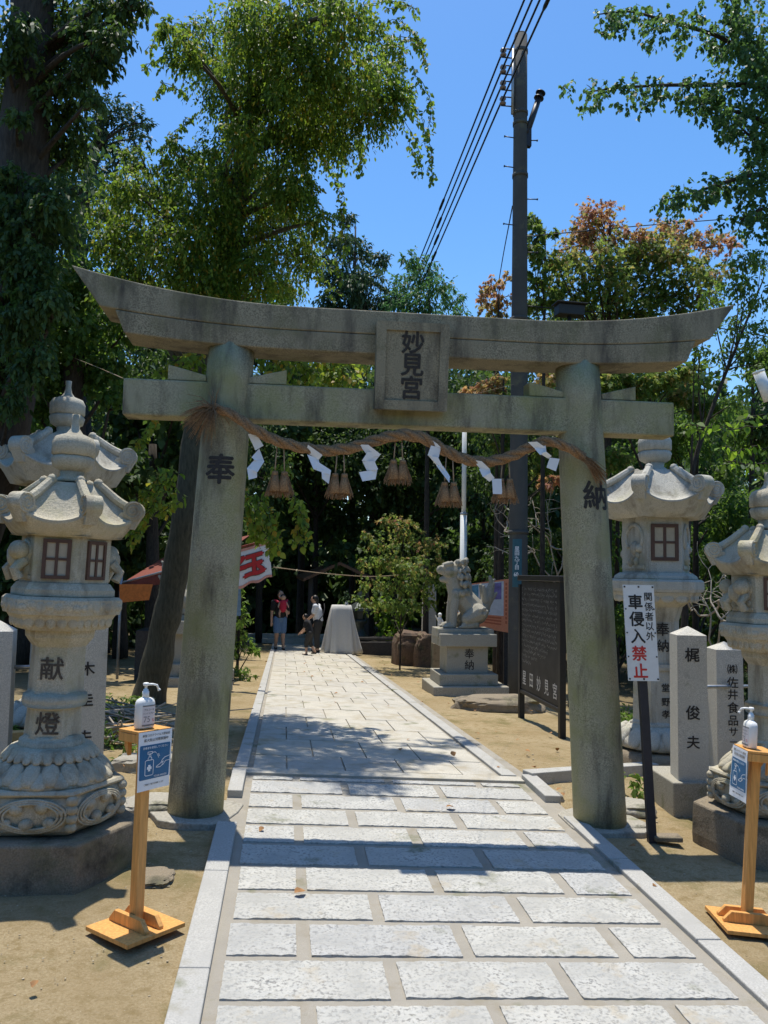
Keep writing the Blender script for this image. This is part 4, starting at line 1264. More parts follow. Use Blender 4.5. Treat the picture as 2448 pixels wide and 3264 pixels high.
# ------------------------------------------------------------------ notice board, posters
def notice_board():
    t = thing('notice_board', on(3.08, 9.5), 'black framed notice board with faded white writing, side on beside the pole', 'notice board')
    a, b = G(1126, 1548), G(1214, 1590)
    a = np.array([a[0], a[1], a[2]]); b = np.array([b[0], b[1], b[2]])
    d = b-a; d[2] = 0; L = np.linalg.norm(d); d /= L; nrm = np.array([d[1], -d[0], 0])
    if nrm@(-a) < 0: nrm = -nrm
    za = AT(1126, 1262, a[1])[2]; zb = AT(1212, 1248, b[1])[2]
    for p, z in ((a, za), (b, zb)):
        mb = MB(); mb.box((p[0], p[1], (p[2]-.1+z)/2), (.07, .07, z-p[2]+.1), math.atan2(d[1], d[0])); mb.build('leg', M['black'], t, bevel=.004)
    zt = (za+zb)/2; zbot = (AT(1130, 1512, a[1])[2]+AT(1205, 1520, b[1])[2])/2+.05
    c = (a+b)/2
    mb = MB(); mb.box((c[0], c[1], zt+.035), (L+.12, .09, .07), math.atan2(d[1], d[0])); mb.build('top_rail', M['black'], t, bevel=.01)
    mb = MB(); mb.box((c[0], c[1], zbot-.03), (L-.072, .06, .05), math.atan2(d[1], d[0])); mb.build('bottom_rail', M['black'], t, bevel=.01)
    mb = MB()
    mb.box((c[0], c[1], (zt+zbot)/2), (L-.075, .03, zt-zbot-.012), math.atan2(d[1], d[0]))
    o = np.array([c[0], c[1], zt])+nrm*.018
    H = zt-zbot
    ex = d if np.cross(d, (0, 0, 1))@nrm > 0 else -d
    for i, ch in enumerate('星田妙見宮'):
        mb.text(ch, o+ex*(-.38+.19*i)*L-np.array([0, 0, H*.885]), ex, (0, 0, 1), .19, 1, .012, wid=.85)
    # the weathered paragraph: too worn to read, so only stroke marks
    for r in range(15):
        z = H*(.075+.047*r); n = 34 if r < 11 else (26, 24, 16, 12)[r-11]
        for k in range(n):
            x = (-.44+.026*k)*L
            if rng.uniform() < .1: continue
            for q in range(3):
                cx, cz = x+rng.normal(0, .004), -z+rng.normal(0, .010)
                w, h = ((.012, .003), (.003, .022))[rng.integers(0, 2)]
                P = [o+ex*(cx+sx*w)+np.array([0, 0, cz+sz*h]) for sx, sz in ((-.5, -.5), (.5, -.5), (.5, .5), (-.5, .5))]
                mb.add(P, [[0, 1, 2, 3]], 1)
    mb.build('writing_panel', [M['board'], M['chalk']], t)
notice_board()
def poster():
    Y = 13.9
    p00, p11 = AT(978, 1270, Y), AT(1096, 1250, Y-.25)
    zt0, zt1 = AT(978, 1266, Y)[2], AT(1096, 1250, Y)[2]
    zb0, zb1 = AT(978, 1345, Y)[2], AT(1096, 1366, Y)[2]
    x0, x1 = AT(978, 1300, Y)[0], AT(1096, 1300, Y)[0]
    t = thing('poster_board', on((x0+x1)/2, Y), 'orange bordered poster board with pale picture behind the lion statue', 'poster')
    mb = MB()
    P = lambda u, v, e: np.array([x0+(x1-x0)*u, Y-.12*u-e, (zb0+(zb1-zb0)*u)*(1-v)+(zt0+(zt1-zt0)*u)*v])
    V = [P(u, v, e) for e in (0, -.02) for u, v in ((0, 0), (1, 0), (1, 1), (0, 1))]
    mb.add(V, [[0, 1, 2, 3], [7, 6, 5, 4], [0, 4, 5, 1], [1, 5, 6, 2], [2, 6, 7, 3], [3, 7, 4, 0]])
    q = lambda u0, u1, v0, v1, mi, e=.003: mb.add([P(u0, v0, e), P(u1, v0, e), P(u1, v1, e), P(u0, v1, e)], [[0, 1, 2, 3]], mi)
    q(.03, .90, .30, .97, 1); q(.05, .45, .62, .95, 3, .006); q(.72, .86, .62, .95, 2, .006); q(.40, .66, .36, .60, 3, .006)
    for i in range(3): q(.56, .86, .24-.06*i, .27-.06*i, 4, .004)
    for i in range(10): q(.93, .96, .88-.08*i, .93-.08*i, 4, .004)
    mb.build('printed_panel', [M['orange'], M['posterpale'], M['posterviolet'], M['postergreen'], M['orangedark']], t)
    for u in (.1, .95):
        mb = MB(); a = P(u, .9, -.045); mb.box((a[0], a[1], (a[2]+gz(a[0], a[1]))/2-.05), (.07, .05, a[2]-gz(a[0], a[1])+.1)); mb.build('leg', M['darkwood'], t)
poster()

# ------------------------------------------------------------------ guardian lions
def guardian(c, label):
    """built facing -x on its pedestal; c is the pedestal's ground centre"""
    c = np.asarray(c, float)
    t = thing('lion_statue', c, label, 'lion statue', 'guardian lions')
    z0 = c[2]+1.02
    mb = MB()
    p = lambda x, y, z: np.array([c[0]+x, c[1]+y, z0+z])
    cap(mb, p(.20, 0, .25), .205, p(-.06, 0, .54), .185)      # trunk, sitting steeply
    cap(mb, p(-.08, 0, .52), .185, p(-.14, 0, .78), .150)     # chest to neck
    for s in (-1, 1):
        cap(mb, p(-.15, s*.12, .56), .09, p(-.20, s*.135, .26), .068); cap(mb, p(-.20, s*.135, .26), .068, p(-.21, s*.14, .05), .062)
        cap(mb, p(-.22, s*.14, .04), .06, p(-.31, s*.14, .035), .05)
        for q in (-.035, 0, .035): cap(mb, p(-.31, s*.14+q, .03), .024, p(-.37, s*.14+q, .022), .018)
        cap(mb, p(.20, s*.16, .25), .16, p(.02, s*.20, .16), .105)    # thigh
        cap(mb, p(.16, s*.2, .06), .06, p(-.04, s*.22, .045), .055)
        for q in (-.03, 0, .03): cap(mb, p(-.04, s*.22+q, .035), .026, p(-.11, s*.22+q, .025), .02)
    cap(mb, p(-.14, 0, .93), .165, p(-.24, 0, .93), .145)      # skull
    cap(mb, p(-.28, 0, .955), .098, p(-.39, 0, .945), .078)     # upper muzzle
    cap(mb, p(-.27, 0, .80), .075, p(-.37, 0, .79), .05)       # jaw, open
    cap(mb, p(-.40, -.045, .985), .032, p(-.40, .045, .985), .032)
    for s in (-1, 1):
        cap(mb, p(-.33, s*.085, 1.03), .034, p(-.24, s*.12, 1.055), .04)
        mb.ell(p(-.345, s*.085, .99), (.026, .026, .026), 10)
        cap(mb, p(-.10, s*.14, 1.06), .045, p(-.04, s*.19, 1.11), .025)
        for k in range(6): mb.ell(p(-.37+.014*k, s*(.045+.006*k), .872+.01*(k % 2)), (.013, .013, .02), 8)
    for lv in range(5):    # rows of mane curls round the back of the head and down the neck
        h = 1.06-.115*lv; n_ = 8+lv
        for k in range(n_):
            a = -1.75+3.5*(k+.5*(lv % 2))/(n_-.5)+rng.normal(0, .05)
            h = 1.06-.115*lv+rng.normal(0, .022)
            rr = (.165, .185, .19, .19, .18)[lv]
            c_ = p(-.12+.012*lv+rr*math.cos(a)*.9, rr*math.sin(a)*1.08, h)
            rc = rng.uniform(.034, .050)
            mb.ell(c_, (rc, rc, rc*1.25), 10)
            mb.ell(c_+np.array([math.cos(a)*.03, math.sin(a)*.03, -.02]), (.018, .018, .03), 8)
    for k in range(4): mb.ell(p(-.26+.01*k, 0, .70-.045*k), (.045, .055-.006*k, .04), 10)
    # tail, flame like
    for (a, b, r0, r1) in (((.32, 0, .22), (.40, 0, .52), .09, .10), ((.40, 0, .50), (.47, 0, .72), .10, .055), ((.47, 0, .72), (.44, 0, .84), .05, .03),
                           ((.36, .06, .45), (.30, .08, .70), .06, .03), ((.36, -.06, .45), (.31, -.08, .68), .06, .03), ((.42, 0, .42), (.55, 0, .58), .06, .025), ((.45, 0, .74), (.52, 0, .80), .035, .02)):
        cap(mb, p(*a), r0, p(*b), r1)
    for s in (-1, 1):
        for k in range(5): mb.ell(p(.26+.05*math.cos(k*1.3), s*.30, .28+.05*math.sin(k*1.3)), (.035, .03, .035), 8)
    bake_remesh(mb, .0105, 1, 'lion_body', M['pedestal'], t)
    mb = MB(); mb.box((c[0]-.02, c[1], z0-.075), (.92, .56, .15)); mb.build('lion_plate', M['pedestal'], t, bevel=.012)
    mb = MB()
    mb.box((c[0], c[1], c[2]+.845), (.93, .78, .20)); mb.build('pedestal_cap', M['pedestal'], t, bevel=.012)
    mb = MB(); mb.box((c[0], c[1], c[2]+.53), (.67, .60, .43)); 
    for i, ch in enumerate('奉納'):
        mb.text(ch, (c[0]+.03, c[1]-.303, c[2]+.63-.18*i), (1, 0, 0), (0, 0, 1), .165, 1, .012)
    mb.build('pedestal_block', [M['pedestal'], M['ink']], t, bevel=.008)
    mb = MB(); mb.box((c[0], c[1], c[2]+.225), (.95, .85, .18)); mb.build('pedestal_step', M['pedestal'], t, bevel=.012)
    mb = MB(); mb.box((c[0]+.02, c[1], c[2]+.01), (1.22, 1.1, .25)); mb.build('pedestal_base', M['pedestal'], t, bevel=.015)
    return t
KY = 13.0
kc = AT(1001, 1400, KY)
lion = guardian((kc[0], KY, float(gz(kc[0], KY))+.03), 'grey stone guardian lion facing the path on a tall inscribed pedestal')
def dup(root, loc, rz, label):
    r = root.copy(); COL.objects.link(r); r.location = loc; r.rotation_euler = (0, 0, rz); r['label'] = label
    for ch in list(root.children):
        k = ch.copy(); COL.objects.link(k); k.parent = r
    return r
lx = AT(382, 1400, 12.6)
dup(lion, (lx[0]+.25, 12.6, float(gz(lx[0], 12.6))), math.pi, 'shaded stone guardian lion glimpsed between leaning trunk and left torii pillar')

# ------------------------------------------------------------------ rocks, tablet and small things on the right
def rock(name, c, size, seed, mat, label, cat='rock', group=None, flat=.6):
    mb = MB()
    bm = bmesh.new(); bmesh.ops.create_icosphere(bm, subdivisions=4, radius=1)
    V = np.array([v.co[:] for v in bm.verts]); F = [[v.index for v in f.verts] for f in bm.faces]; bm.free()
    out = []
    for v in V:
        n = mnoise.fractal(Vector((v[0]*1.1+seed, v[1]*1.1, v[2]*1.1)), .9, 2, 4)
        q = np.sign(v)*np.abs(v)**flat
        q = q*(1+.22*n+.10*abs(mnoise.noise(Vector((v[0]*3+seed, v[1]*3, v[2]*3)))))
        out.append((c[0]+q[0]*size[0]/2, c[1]+q[1]*size[1]/2, c[2]+max(q[2], -.8)*size[2]/2))
    mb.add(out, F, 0, True)
    o = mb.build(name, mat, origin=tuple(c))
    e = o.modifiers.new('es', 'EDGE_SPLIT'); e.split_angle = R(28)
    return tag(o, label, cat, group)
ra = AT(885, 1400, 19.5); rock('boulder', (ra[0], 19.5, float(gz(ra[0], 19.5))+.25), (.75, .7, 1.05), 1.2, M['redrock'], 'red brown boulder left of the lion pedestal', group='boulders', flat=.4)
ra = AT(930, 1400, 19.2); rock('boulder', (ra[0], 19.2, float(gz(ra[0], 19.2))+.25), (.75, .7, 1.0), 4.7, M['redrock'], 'brown boulder touching the lion pedestal, behind it', group='boulders', flat=.4)
p = G(1375, 1760); rock('flat_stone', (p[0], p[1]+.12, p[2]+.01), (.30, .28, .10), 2.2, M['rock'], 'flat pale stone lying right of the right torii pillar', group='flat stones')
p = G(1362, 1785); rock('flat_stone', (p[0], p[1], p[2]-.005), (.26, .16, .06), 7.2, M['rock'], 'low slab like stone in front of the pale flat stone', group='flat stones')
p = G(1190, 1722); rock('small_stone', (p[0], p[1], p[2]+.0), (.16, .10, .08), 3.1, M['rock'], 'small stone beside the kerb left of the right pillar')
p = G(1090, 1535); rock('flat_stone', (p[0], p[1]+.3, p[2]+.03), (1.3, .6, .24), 5.5, M['rough'], 'long low rock at the foot of the utility pole', group='flat stones')
p = G(640, 1470); 
p = G(330, 1740); rock('flat_stone', (p[0], p[1], p[2]+.0), (.42, .3, .09), 8.8, M['rock'], 'pale stone between the left stand and the left torii pillar', group='flat stones')
p = G(330, 1655); rock('flat_stone', (p[0], p[1], p[2]+.02), (.5, .3, .14), 9.8, M['rock'], 'stone behind the left stand, near the grass', group='flat stones')
p = G(345, 1890); rock('flat_stone', (p[0]-.03, p[1], p[2]-.01), (.20, .22, .035), 6.6, M['rough'], 'buried flat stone between the left stand and the plinth', group='flat stones')
def tablet():
    Y = 20.5
    a, b = AT(912, 1400, Y), AT(941, 1262, Y)
    c = on((a[0]+b[0])/2, Y)
    t = thing('stone_tablet', c, 'slim pale stone tablet standing left of the lion statue', 'stone tablet')
    mb = MB(); w = .34; zt = b[2]
    mb.loft([[(c[0]+x*k, c[1]+y, z) for x, y in ((-w/2, -.12), (w/2, -.12), (w/2, .12), (-w/2, .12))] for k, z in ((1.05, c[2]+.3), (.95, zt-.08), (.5, zt))])
    for i, ch in enumerate('奉献石碑'[:2]): pass
    mb.build('slab', M['post'], t, bevel=.01)
    MB().box((c[0], c[1], c[2]+.22), (.8, .5, .5)).build('base_block', M['rough'], t, bevel=.02)
    q = AT(950, 1350, 16.0)
    t = thing('small_figurine', (q[0], 16., q[2]-.3), 'small white figurine on a block beside the lion pedestal', 'figurine')
    mb = MB(); z = q[2]-.02
    cap(mb, (q[0], 16, z), .05, (q[0], 16, z+.14), .045); mb.ell((q[0], 16, z+.22), (.045, .045, .05), 10)
    cap(mb, (q[0]-.04, 16, z+.12), .02, (q[0]-.09, 15.98, z+.20), .015); cap(mb, (q[0]+.04, 16, z+.12), .02, (q[0]+.07, 15.98, z+.05), .015)
    bake_remesh(mb, .012, 1, 'figure', M['whitepaint'], t)
    MB().lathe([(.075, -.34), (.08, -.3), (.08, -.08), (.065, -.06)], (q[0], 16, z), 16).build('cup_base', M['lantern'], t)
    MB().box((q[0], 16, (z-.34+gz(q[0], 16))/2), (.3, .3, z-.34-float(gz(q[0], 16)))).build('block', M['rough'], t, bevel=.01)
tablet()
def far_shrine_things():
    # cloth draped table
    b = G(737, 1412)
    t = thing('draped_table', b, 'tall table under a grey white cloth at the end of the path', 'draped table')
    zt = AT(735, 1307, b[1])[2]; H = zt-b[2]
    n = 96; th = np.arange(n)*2*np.pi/n; rings = []
    for k, v in enumerate(np.linspace(0, 1, 12)):
        w = .27+.22*v**.8; d = .27+.20*v**.8
        fold = 1+.10*v*np.sin(th*9+.6*np.sin(th*2))+.06*v*np.sin(th*17+1)
        p = 4-1.6*v
        cx = np.sign(np.cos(th))*np.abs(np.cos(th))**(2/p); cy = np.sign(np.sin(th))*np.abs(np.sin(th))**(2/p)
        sw = .10*v**2*np.clip(np.cos(th-.2), 0, 1)
        rings.append(np.stack([b[0]-.02+cx*w*fold+sw, b[1]+cy*d*fold, b[2]+H*(1-v)+.02*v*(1+np.sin(th*9))], 1))
    mb = MB(); mb.loft(rings[::-1], 0, True); mb.build('cloth', M['drape'], t)
    mb = MB(); mb.box((b[0]-.02, b[1], b[2]+H/2-.02), (.44, .44, H-.06)); mb.build('table_frame', M['darkwood'], t)
    v = thing('sprig_vase', (b[0]+.12, b[1], zt), 'small green sprig in a vase on the draped table', 'vase')
    MB().lathe([(.03, 0), (.05, .05), (.025, .12), (.03, .14)], (b[0]+.12, b[1], zt+.002), 12).build('vase', M['whitepaint'], v)
    foliage('sprig', M['leafpine'], [((b[0]+.12, b[1], zt+.26), (.07, .07, .13), 30, 8, .3)], .05, .5, parent=v)
    # bronze lantern on a dark stand
    c = AT(776, 1385, 24.0); g0 = on(c[0], 24.)
    t = thing('bronze_lantern', g0, 'dark bronze lantern right of the draped table', 'lantern')
    s = lambda y: float(AT(776, y, 24.)[2])
    MB().lathe([(.30, s(1400)-.2), (.28, s(1375)), (.18, s(1370)), (.12, s(1352)), (.22, s(1345)), (.24, s(1338))], (c[0], 24, 0), 16).build('stem', M['bronze'], t)
    MB().lathe([(.16, s(1337)), (.17, s(1316))], (c[0], 24, 0), 6, smooth=False).build('firebox', M['bronze'], t)
    MB().lathe([(.40, s(1319)), (.38, s(1314)), (.22, s(1305)), (.10, s(1300))], (c[0], 24, 0), 6, smooth=False).build('roof', M['bronze'], t)
    MB().lathe([(.06, s(1301)), (.11, s(1292)), (.10, s(1283)), (.03, s(1276)), (.015, s(1264))], (c[0], 24, 0), 14).build('finial', M['bronze'], t)
    c = AT(815, 1400, 23.4); g0 = on(c[0], 23.4)
    t = thing('offering_box', g0, 'dark wooden offering box with slatted top beyond the path end', 'offering box')
    zt = AT(815, 1378, 23.4)[2]
    MB().box((c[0], 23.4, (zt+g0[2])/2-.06), (1.15, .7, zt-g0[2]-.1)).build('box_body', M['darkwood'], t, bevel=.01)
    mb = MB()
    for i in range(6): mb.box((c[0]-.02, 23.1+.12*i, zt-.01), (1.3, .05, .06))
    mb.box((c[0]-.62, 23.4, zt-.05), (.06, .75, .06)); mb.box((c[0]+.58, 23.4, zt-.05), (.06, .75, .06)); mb.build('slatted_top', M['darkwood'], t)
    # roof corner of a little shelter among the trees
    t = thing('wooden_shelter', on(3.1, 27), 'brown roof corner of a wooden shelter deep in the trees', 'shelter')
    a, b2 = AT(735, 1214, 26), AT(812, 1252, 26)
    mb = MB(); d = b2-a
    P = [a, b2, b2+np.array([.2, 1.6, .1]), a+np.array([0, 1.6, .1])]
    Q = [v-np.array([0, 0, .10]) for v in P]
    mb.add(P+Q, [[0, 1, 2, 3], [7, 6, 5, 4], [0, 4, 5, 1], [1, 5, 6, 2], [2, 6, 7, 3], [3, 7, 4, 0]])
    mir = lambda v: np.array([2*a[0]-v[0], v[1], v[2]])
    P2 = [mir(v)-np.array([.004, 0, 0]) for v in P]; Q2 = [v-np.array([0, 0, .10]) for v in P2]
    mb.add(P2+Q2, [[3, 2, 1, 0], [4, 5, 6, 7], [0, 1, 5, 4], [1, 2, 6, 5], [2, 3, 7, 6], [3, 0, 4, 7]])
    mb.build('roof', M['brownwood'], t)
    for xx in (b2[0]-.25, a[0]-(b2[0]-a[0])+.25):
        for yy in (26.3, 27.3):
            z1 = b2[2]; mb = MB(); mb.box((xx, yy, (z1+gz(xx, yy))/2), (.13, .13, z1-float(gz(xx, yy)))); mb.build('support_post', M['darkwood'], t)
    # kerb step at the far end
    mb = MB()
    for i in range(2): mb.box((.6, 27.2+.5*i, float(gz(.6, 27.2))+.08+.10*i), (3.6, .5, .2))
    mb.build('step', M['flag'], kind='structure', bevel=.01)

# ------------------------------------------------------------------ food stall on the left
def stall():
    Y = 12.6
    t = thing('food_stall', on(AT(400, 1400, Y)[0], Y), 'festival food stall with red awning and white lettered curtain', 'food stall')
    e0, e1 = AT(258, 1263, Y), AT(604, 1168, Y-.8)
    zr = AT(440, 1212, Y)[2]
    a = e0; b = AT(470, 1205, Y); r0, r1 = a+np.array([.5, 1.9, .55]), b+np.array([.4, 1.9, .45])
    mb = MB(); mb.add([a, b, r1, r0], [[0, 1, 2, 3]]); mb.add([v-np.array([0, 0, .02]) for v in (a, b, r1, r0)], [[3, 2, 1, 0]])
    mb.add([a, b, b-np.array([0, .02, .26]), a-np.array([0, .02, .10])], [[3, 2, 1, 0]])
    mb.build('awning', M['awning'], t)
    mb = MB(); q = [AT(x, y, Y-.05) for x, y in ((258, 1262), (330, 1262), (322, 1296), (258, 1302))]
    mb.add(q, [[0, 3, 2, 1]]); mb.build('orange_flap', M['awningorange'], t)
    MB().tube([a+np.array([0, 0, .02]), b+np.array([0, 0, .02])], .018, 6).build('eave_bar', M['steel'], t)
    # white curtain with two big characters
    Yc = Y-.6
    P0 = {(0, 0): (496, 1278), (1, 0): (588, 1246), (0, 1): (500, 1192), (1, 1): (580, 1170)}
    c = {k: AT(*v, Yc+.25*(1-k[0])) for k, v in P0.items()}
    def P(u, v, e=0):
        q = (c[(0, 0)]*(1-u)*(1-v)+c[(1, 0)]*u*(1-v)+c[(0, 1)]*(1-u)*v+c[(1, 1)]*u*v)
        return q+np.array([0, -e-.03*math.sin(u*11)*(1-v), .018*math.sin(u*16)*(1-v)**3])
    mb = MB(); nu, nv = 16, 8
    F = [[j*(nu+1)+i, j*(nu+1)+i+1, (j+1)*(nu+1)+i+1, (j+1)*(nu+1)+i] for j in range(nv) for i in range(nu)]
    mb.add([P(i/nu, j/nv) for j in range(nv+1) for i in range(nu+1)], F, 0, True)
    mb.add([P(i/nu, j/nv, -.004) for j in range(nv+1) for i in range(nu+1)], [f[::-1] for f in F], 0, True)
    for v0, v1 in ((.0, .07), (.93, 1.)):
        mb.add([P(i/nu, v, .006) for v in (v0, v1) for i in range(nu+1)], [[i, i+1, nu+2+i, nu+1+i] for i in range(nu)], 2, True)
    for ch, u in (('子', .16), ('玉', .60)):
        for bold, mi, e in ((.075, 3, .008), (.045, 1, .012)):
            mb.text(ch, 0, 0, 0, .50, mi, bold, fn=lambda Q, u=u, e=e: np.array([P(u+q[0]/.90, .50+q[1]/.78, e) for q in Q]))
    mb.build('curtain', [M['banner'], M['bannerred'], M['bannertrim'], M['inkfaded']], t)
    mb = MB(); mb.tube([c[(0, 1)]+np.array([0, 0, .03]), c[(1, 1)]+np.array([0, 0, .03])], .02, 6); mb.build('curtain_bar', M['awning'], t)
    # blue side sheet, counter, poles
    mb = MB(); q = [AT(x, y, Y+.6) for x, y in ((392, 1235), (520, 1225), (520, 1330), (385, 1340))]; mb.add(q, [[0, 3, 2, 1]]); mb.build('side_sheet', M['bluesheet'], t)
    for x in (262, 470):
        p = AT(x, 1250, Y); g0 = float(gz(p[0], Y)); mb = MB(); mb.tube([(p[0], Y, g0), (p[0], Y, p[2]+.1)], .022, 8); mb.build('pole', M['steel'], t)
    p, q = AT(300, 1360, Y+.2), AT(480, 1360, Y+.2)
    mb = MB(); mb.box(((p[0]+q[0])/2, Y+.3, (p[2]+gz(p[0], Y))/2), (q[0]-p[0], .7, p[2]-float(gz(p[0], Y)))); mb.build('counter', M['darkwood'], t)
stall()
p = G(489, 1490)
t = thing('ground_lamp', p, 'small grey box lamp on the ground just right of the left pillar', 'ground lamp')
MB().box(p+np.array([0, 0, .065]), (.16, .16, .13), R(10)).build('housing', M['steel'], t, bevel=.01)
MB().box(p+np.array([0, 0, .142]), (.19, .19, .022), R(10)).build('lid', M['darksteel'], t, bevel=.004)

# ------------------------------------------------------------------ leaves
SHAPES = {
 'ellip': [(0, 0), (.3, .22), (.6, .24), (1, 0), (.6, -.24), (.3, -.22)],
 'ovate': [(0, 0), (.22, .30), (.5, .42), (.8, .22), (1, 0), (.8, -.22), (.5, -.42), (.22, -.30)],
 'lance': [(0, 0), (.35, .20), (1, 0), (.35, -.20)],
 'diamond': [(0, 0), (.45, .42), (1, 0), (.45, -.42)],
 'maple': [(0, 0), (.12, .45), (.40, .22), (.55, .55), (.60, .18), (1, 0), (.60, -.18), (.55, -.55), (.40, -.22), (.12, -.45)],
}
def leaf_mesh(name, mat, P, A, Nn, size, tone, shape, parent=None, kind=None, origin=None):
    sh = np.array(SHAPES[shape]); k = len(sh); n = len(P)
    A = A/(np.linalg.norm(A, axis=1)[:, None]+1e-9)
    S_ = np.cross(A, Nn); S_ /= np.linalg.norm(S_, axis=1)[:, None]+1e-9
    N2 = np.cross(S_, A)
    sz = size[:, None, None]
    fold = (np.abs(sh[:, 1])*.35)[None, :, None]
    V = P[:, None, :]+sz*(sh[:, 0][None, :, None]*A[:, None, :]+sh[:, 1][None, :, None]*S_[:, None, :]+fold*N2[:, None, :])
    V -= sz*(sh[:, 0]**2*.18)[None, :, None]*np.array([0, 0, 1.])
    if parent is not None: V = V-world_loc(parent)
    if origin is not None: V = V-np.asarray(origin)
    me = bpy.data.meshes.new(name)
    me.vertices.add(n*k); me.loops.add(n*k); me.polygons.add(n)
    me.vertices.foreach_set('co', V.reshape(-1).astype(np.float32))
    me.loops.foreach_set('vertex_index', np.arange(n*k, dtype=np.int32))
    me.polygons.foreach_set('loop_start', np.arange(0, n*k, k, dtype=np.int32))
    me.materials.append(mat)
    at = me.attributes.new('tone', 'FLOAT', 'FACE')
    at.data.foreach_set('value', tone.astype(np.float32))
    me.update(calc_edges=True)
    o = bpy.data.objects.new(name, me)
    COL.objects.link(o)
    if parent is not None: o.parent = parent
    if origin is not None: o.location = [float(v) for v in origin]
    if kind: o['kind'] = kind
    return o
def twig_leaves(c, rad, ntw, npl, droop, tone=.4, spread=.25, out=.8):
    """leaves set along many short twigs that reach out of a clump"""
    c, rad = np.asarray(c, float), np.asarray(rad, float)
    u = rng.normal(0, 1, (ntw, 3)); u /= np.linalg.norm(u, axis=1)[:, None]
    s = u*(rng.uniform(.15, 1, (ntw, 1))**.5)
    d = s*out+rng.normal(0, .5, (ntw, 3))+np.array([0, 0, -droop*.6])
    d /= np.linalg.norm(d, axis=1)[:, None]
    L = rng.uniform(.35, .75, (ntw, 1))*rad.mean()
    st = c+s*rad*.75
    t = np.linspace(.1, 1, npl)[None, :, None]+rng.uniform(-.05, .05, (ntw, npl, 1))
    P = st[:, None]+d[:, None]*L[:, None]*t+np.array([0, 0, -1.])*(droop*.7*L[:, None]*t**2)
    P = P+rng.normal(0, .02*rad.mean(), P.shape)
    A = d[:, None]*.5+rng.normal(0, .55, P.shape)+np.array([0, 0, -.35-droop*.5])
    tn = np.clip(tone+rng.normal(0, spread*.6, (ntw, 1))+rng.normal(0, spread*.6, (ntw, npl)), 0, 1)
    return P.reshape(-1, 3), A.reshape(-1, 3), tn.reshape(-1)
def foliage(name, mat, clumps, size, tone=.4, shape='ovate', parent=None, kind=None, spread=.25, origin=None):
    Ps, As, Ts = [], [], []
    for cl in clumps:
        c, rad, ntw, npl, droop = cl[:5]
        tn = cl[5] if len(cl) > 5 else tone
        a, b, d = twig_leaves(c, rad, ntw, npl, droop, tn, spread)
        Ps.append(a); As.append(b); Ts.append(d)
    P, A, T = np.concatenate(Ps), np.concatenate(As), np.concatenate(Ts)
    n = len(P)
    Nn = rng.normal(0, .55, (n, 3))+np.array([0, -.1, .9])
    return leaf_mesh(name, mat, P, A, Nn, size*rng.uniform(.65, 1.25, n), T, shape, parent, kind, origin)
def strings(list_, mat, size, parent, name='hanging_vine', tone=.55, shape='ovate'):
    """pendulous shoots, each a stem with leaves along it"""
    Ps, As, Ts = [], [], []
    mb = MB()
    for pts in list_:
        P = np.array(pts, float); L = np.linalg.norm(np.diff(P, axis=0), axis=1).sum(); n = max(5, int(L/.045))
        s = np.linspace(0, len(P)-1, n)
        C = np.stack([np.interp(s, range(len(P)), P[:, k]) for k in range(3)], 1)
        for _ in range(3): C[1:-1] = .25*C[:-2]+.5*C[1:-1]+.25*C[2:]
        C[1:-1] += rng.normal(0, .015, C[1:-1].shape)
        mb.tube(C, .004, 4)
        for k in range(2):
            Ps.append(C+rng.normal(0, .012, C.shape)); As.append(rng.normal(0, .6, C.shape)+np.array([0, 0, -.6])); Ts.append(np.clip(tone+rng.normal(0, .2, n), 0, 1))
    P, A, T = np.concatenate(Ps), np.concatenate(As), np.concatenate(Ts); n = len(P)
    o = leaf_mesh(name, mat, P, A, rng.normal(0, .6, (n, 3))+np.array([0, -.3, .6]), size*rng.uniform(.7, 1.2, n), T, shape, parent)
    mb.build('vine_stem', M['bark'], parent, kind='stuff')
    return o
def curve_pts(a, b, bend, n=7):
    a, b = np.asarray(a, float), np.asarray(b, float)
    t = np.linspace(0, 1, n)[:, None]
    return a+(b-a)*t+np.asarray(bend)*(4*t*(1-t))
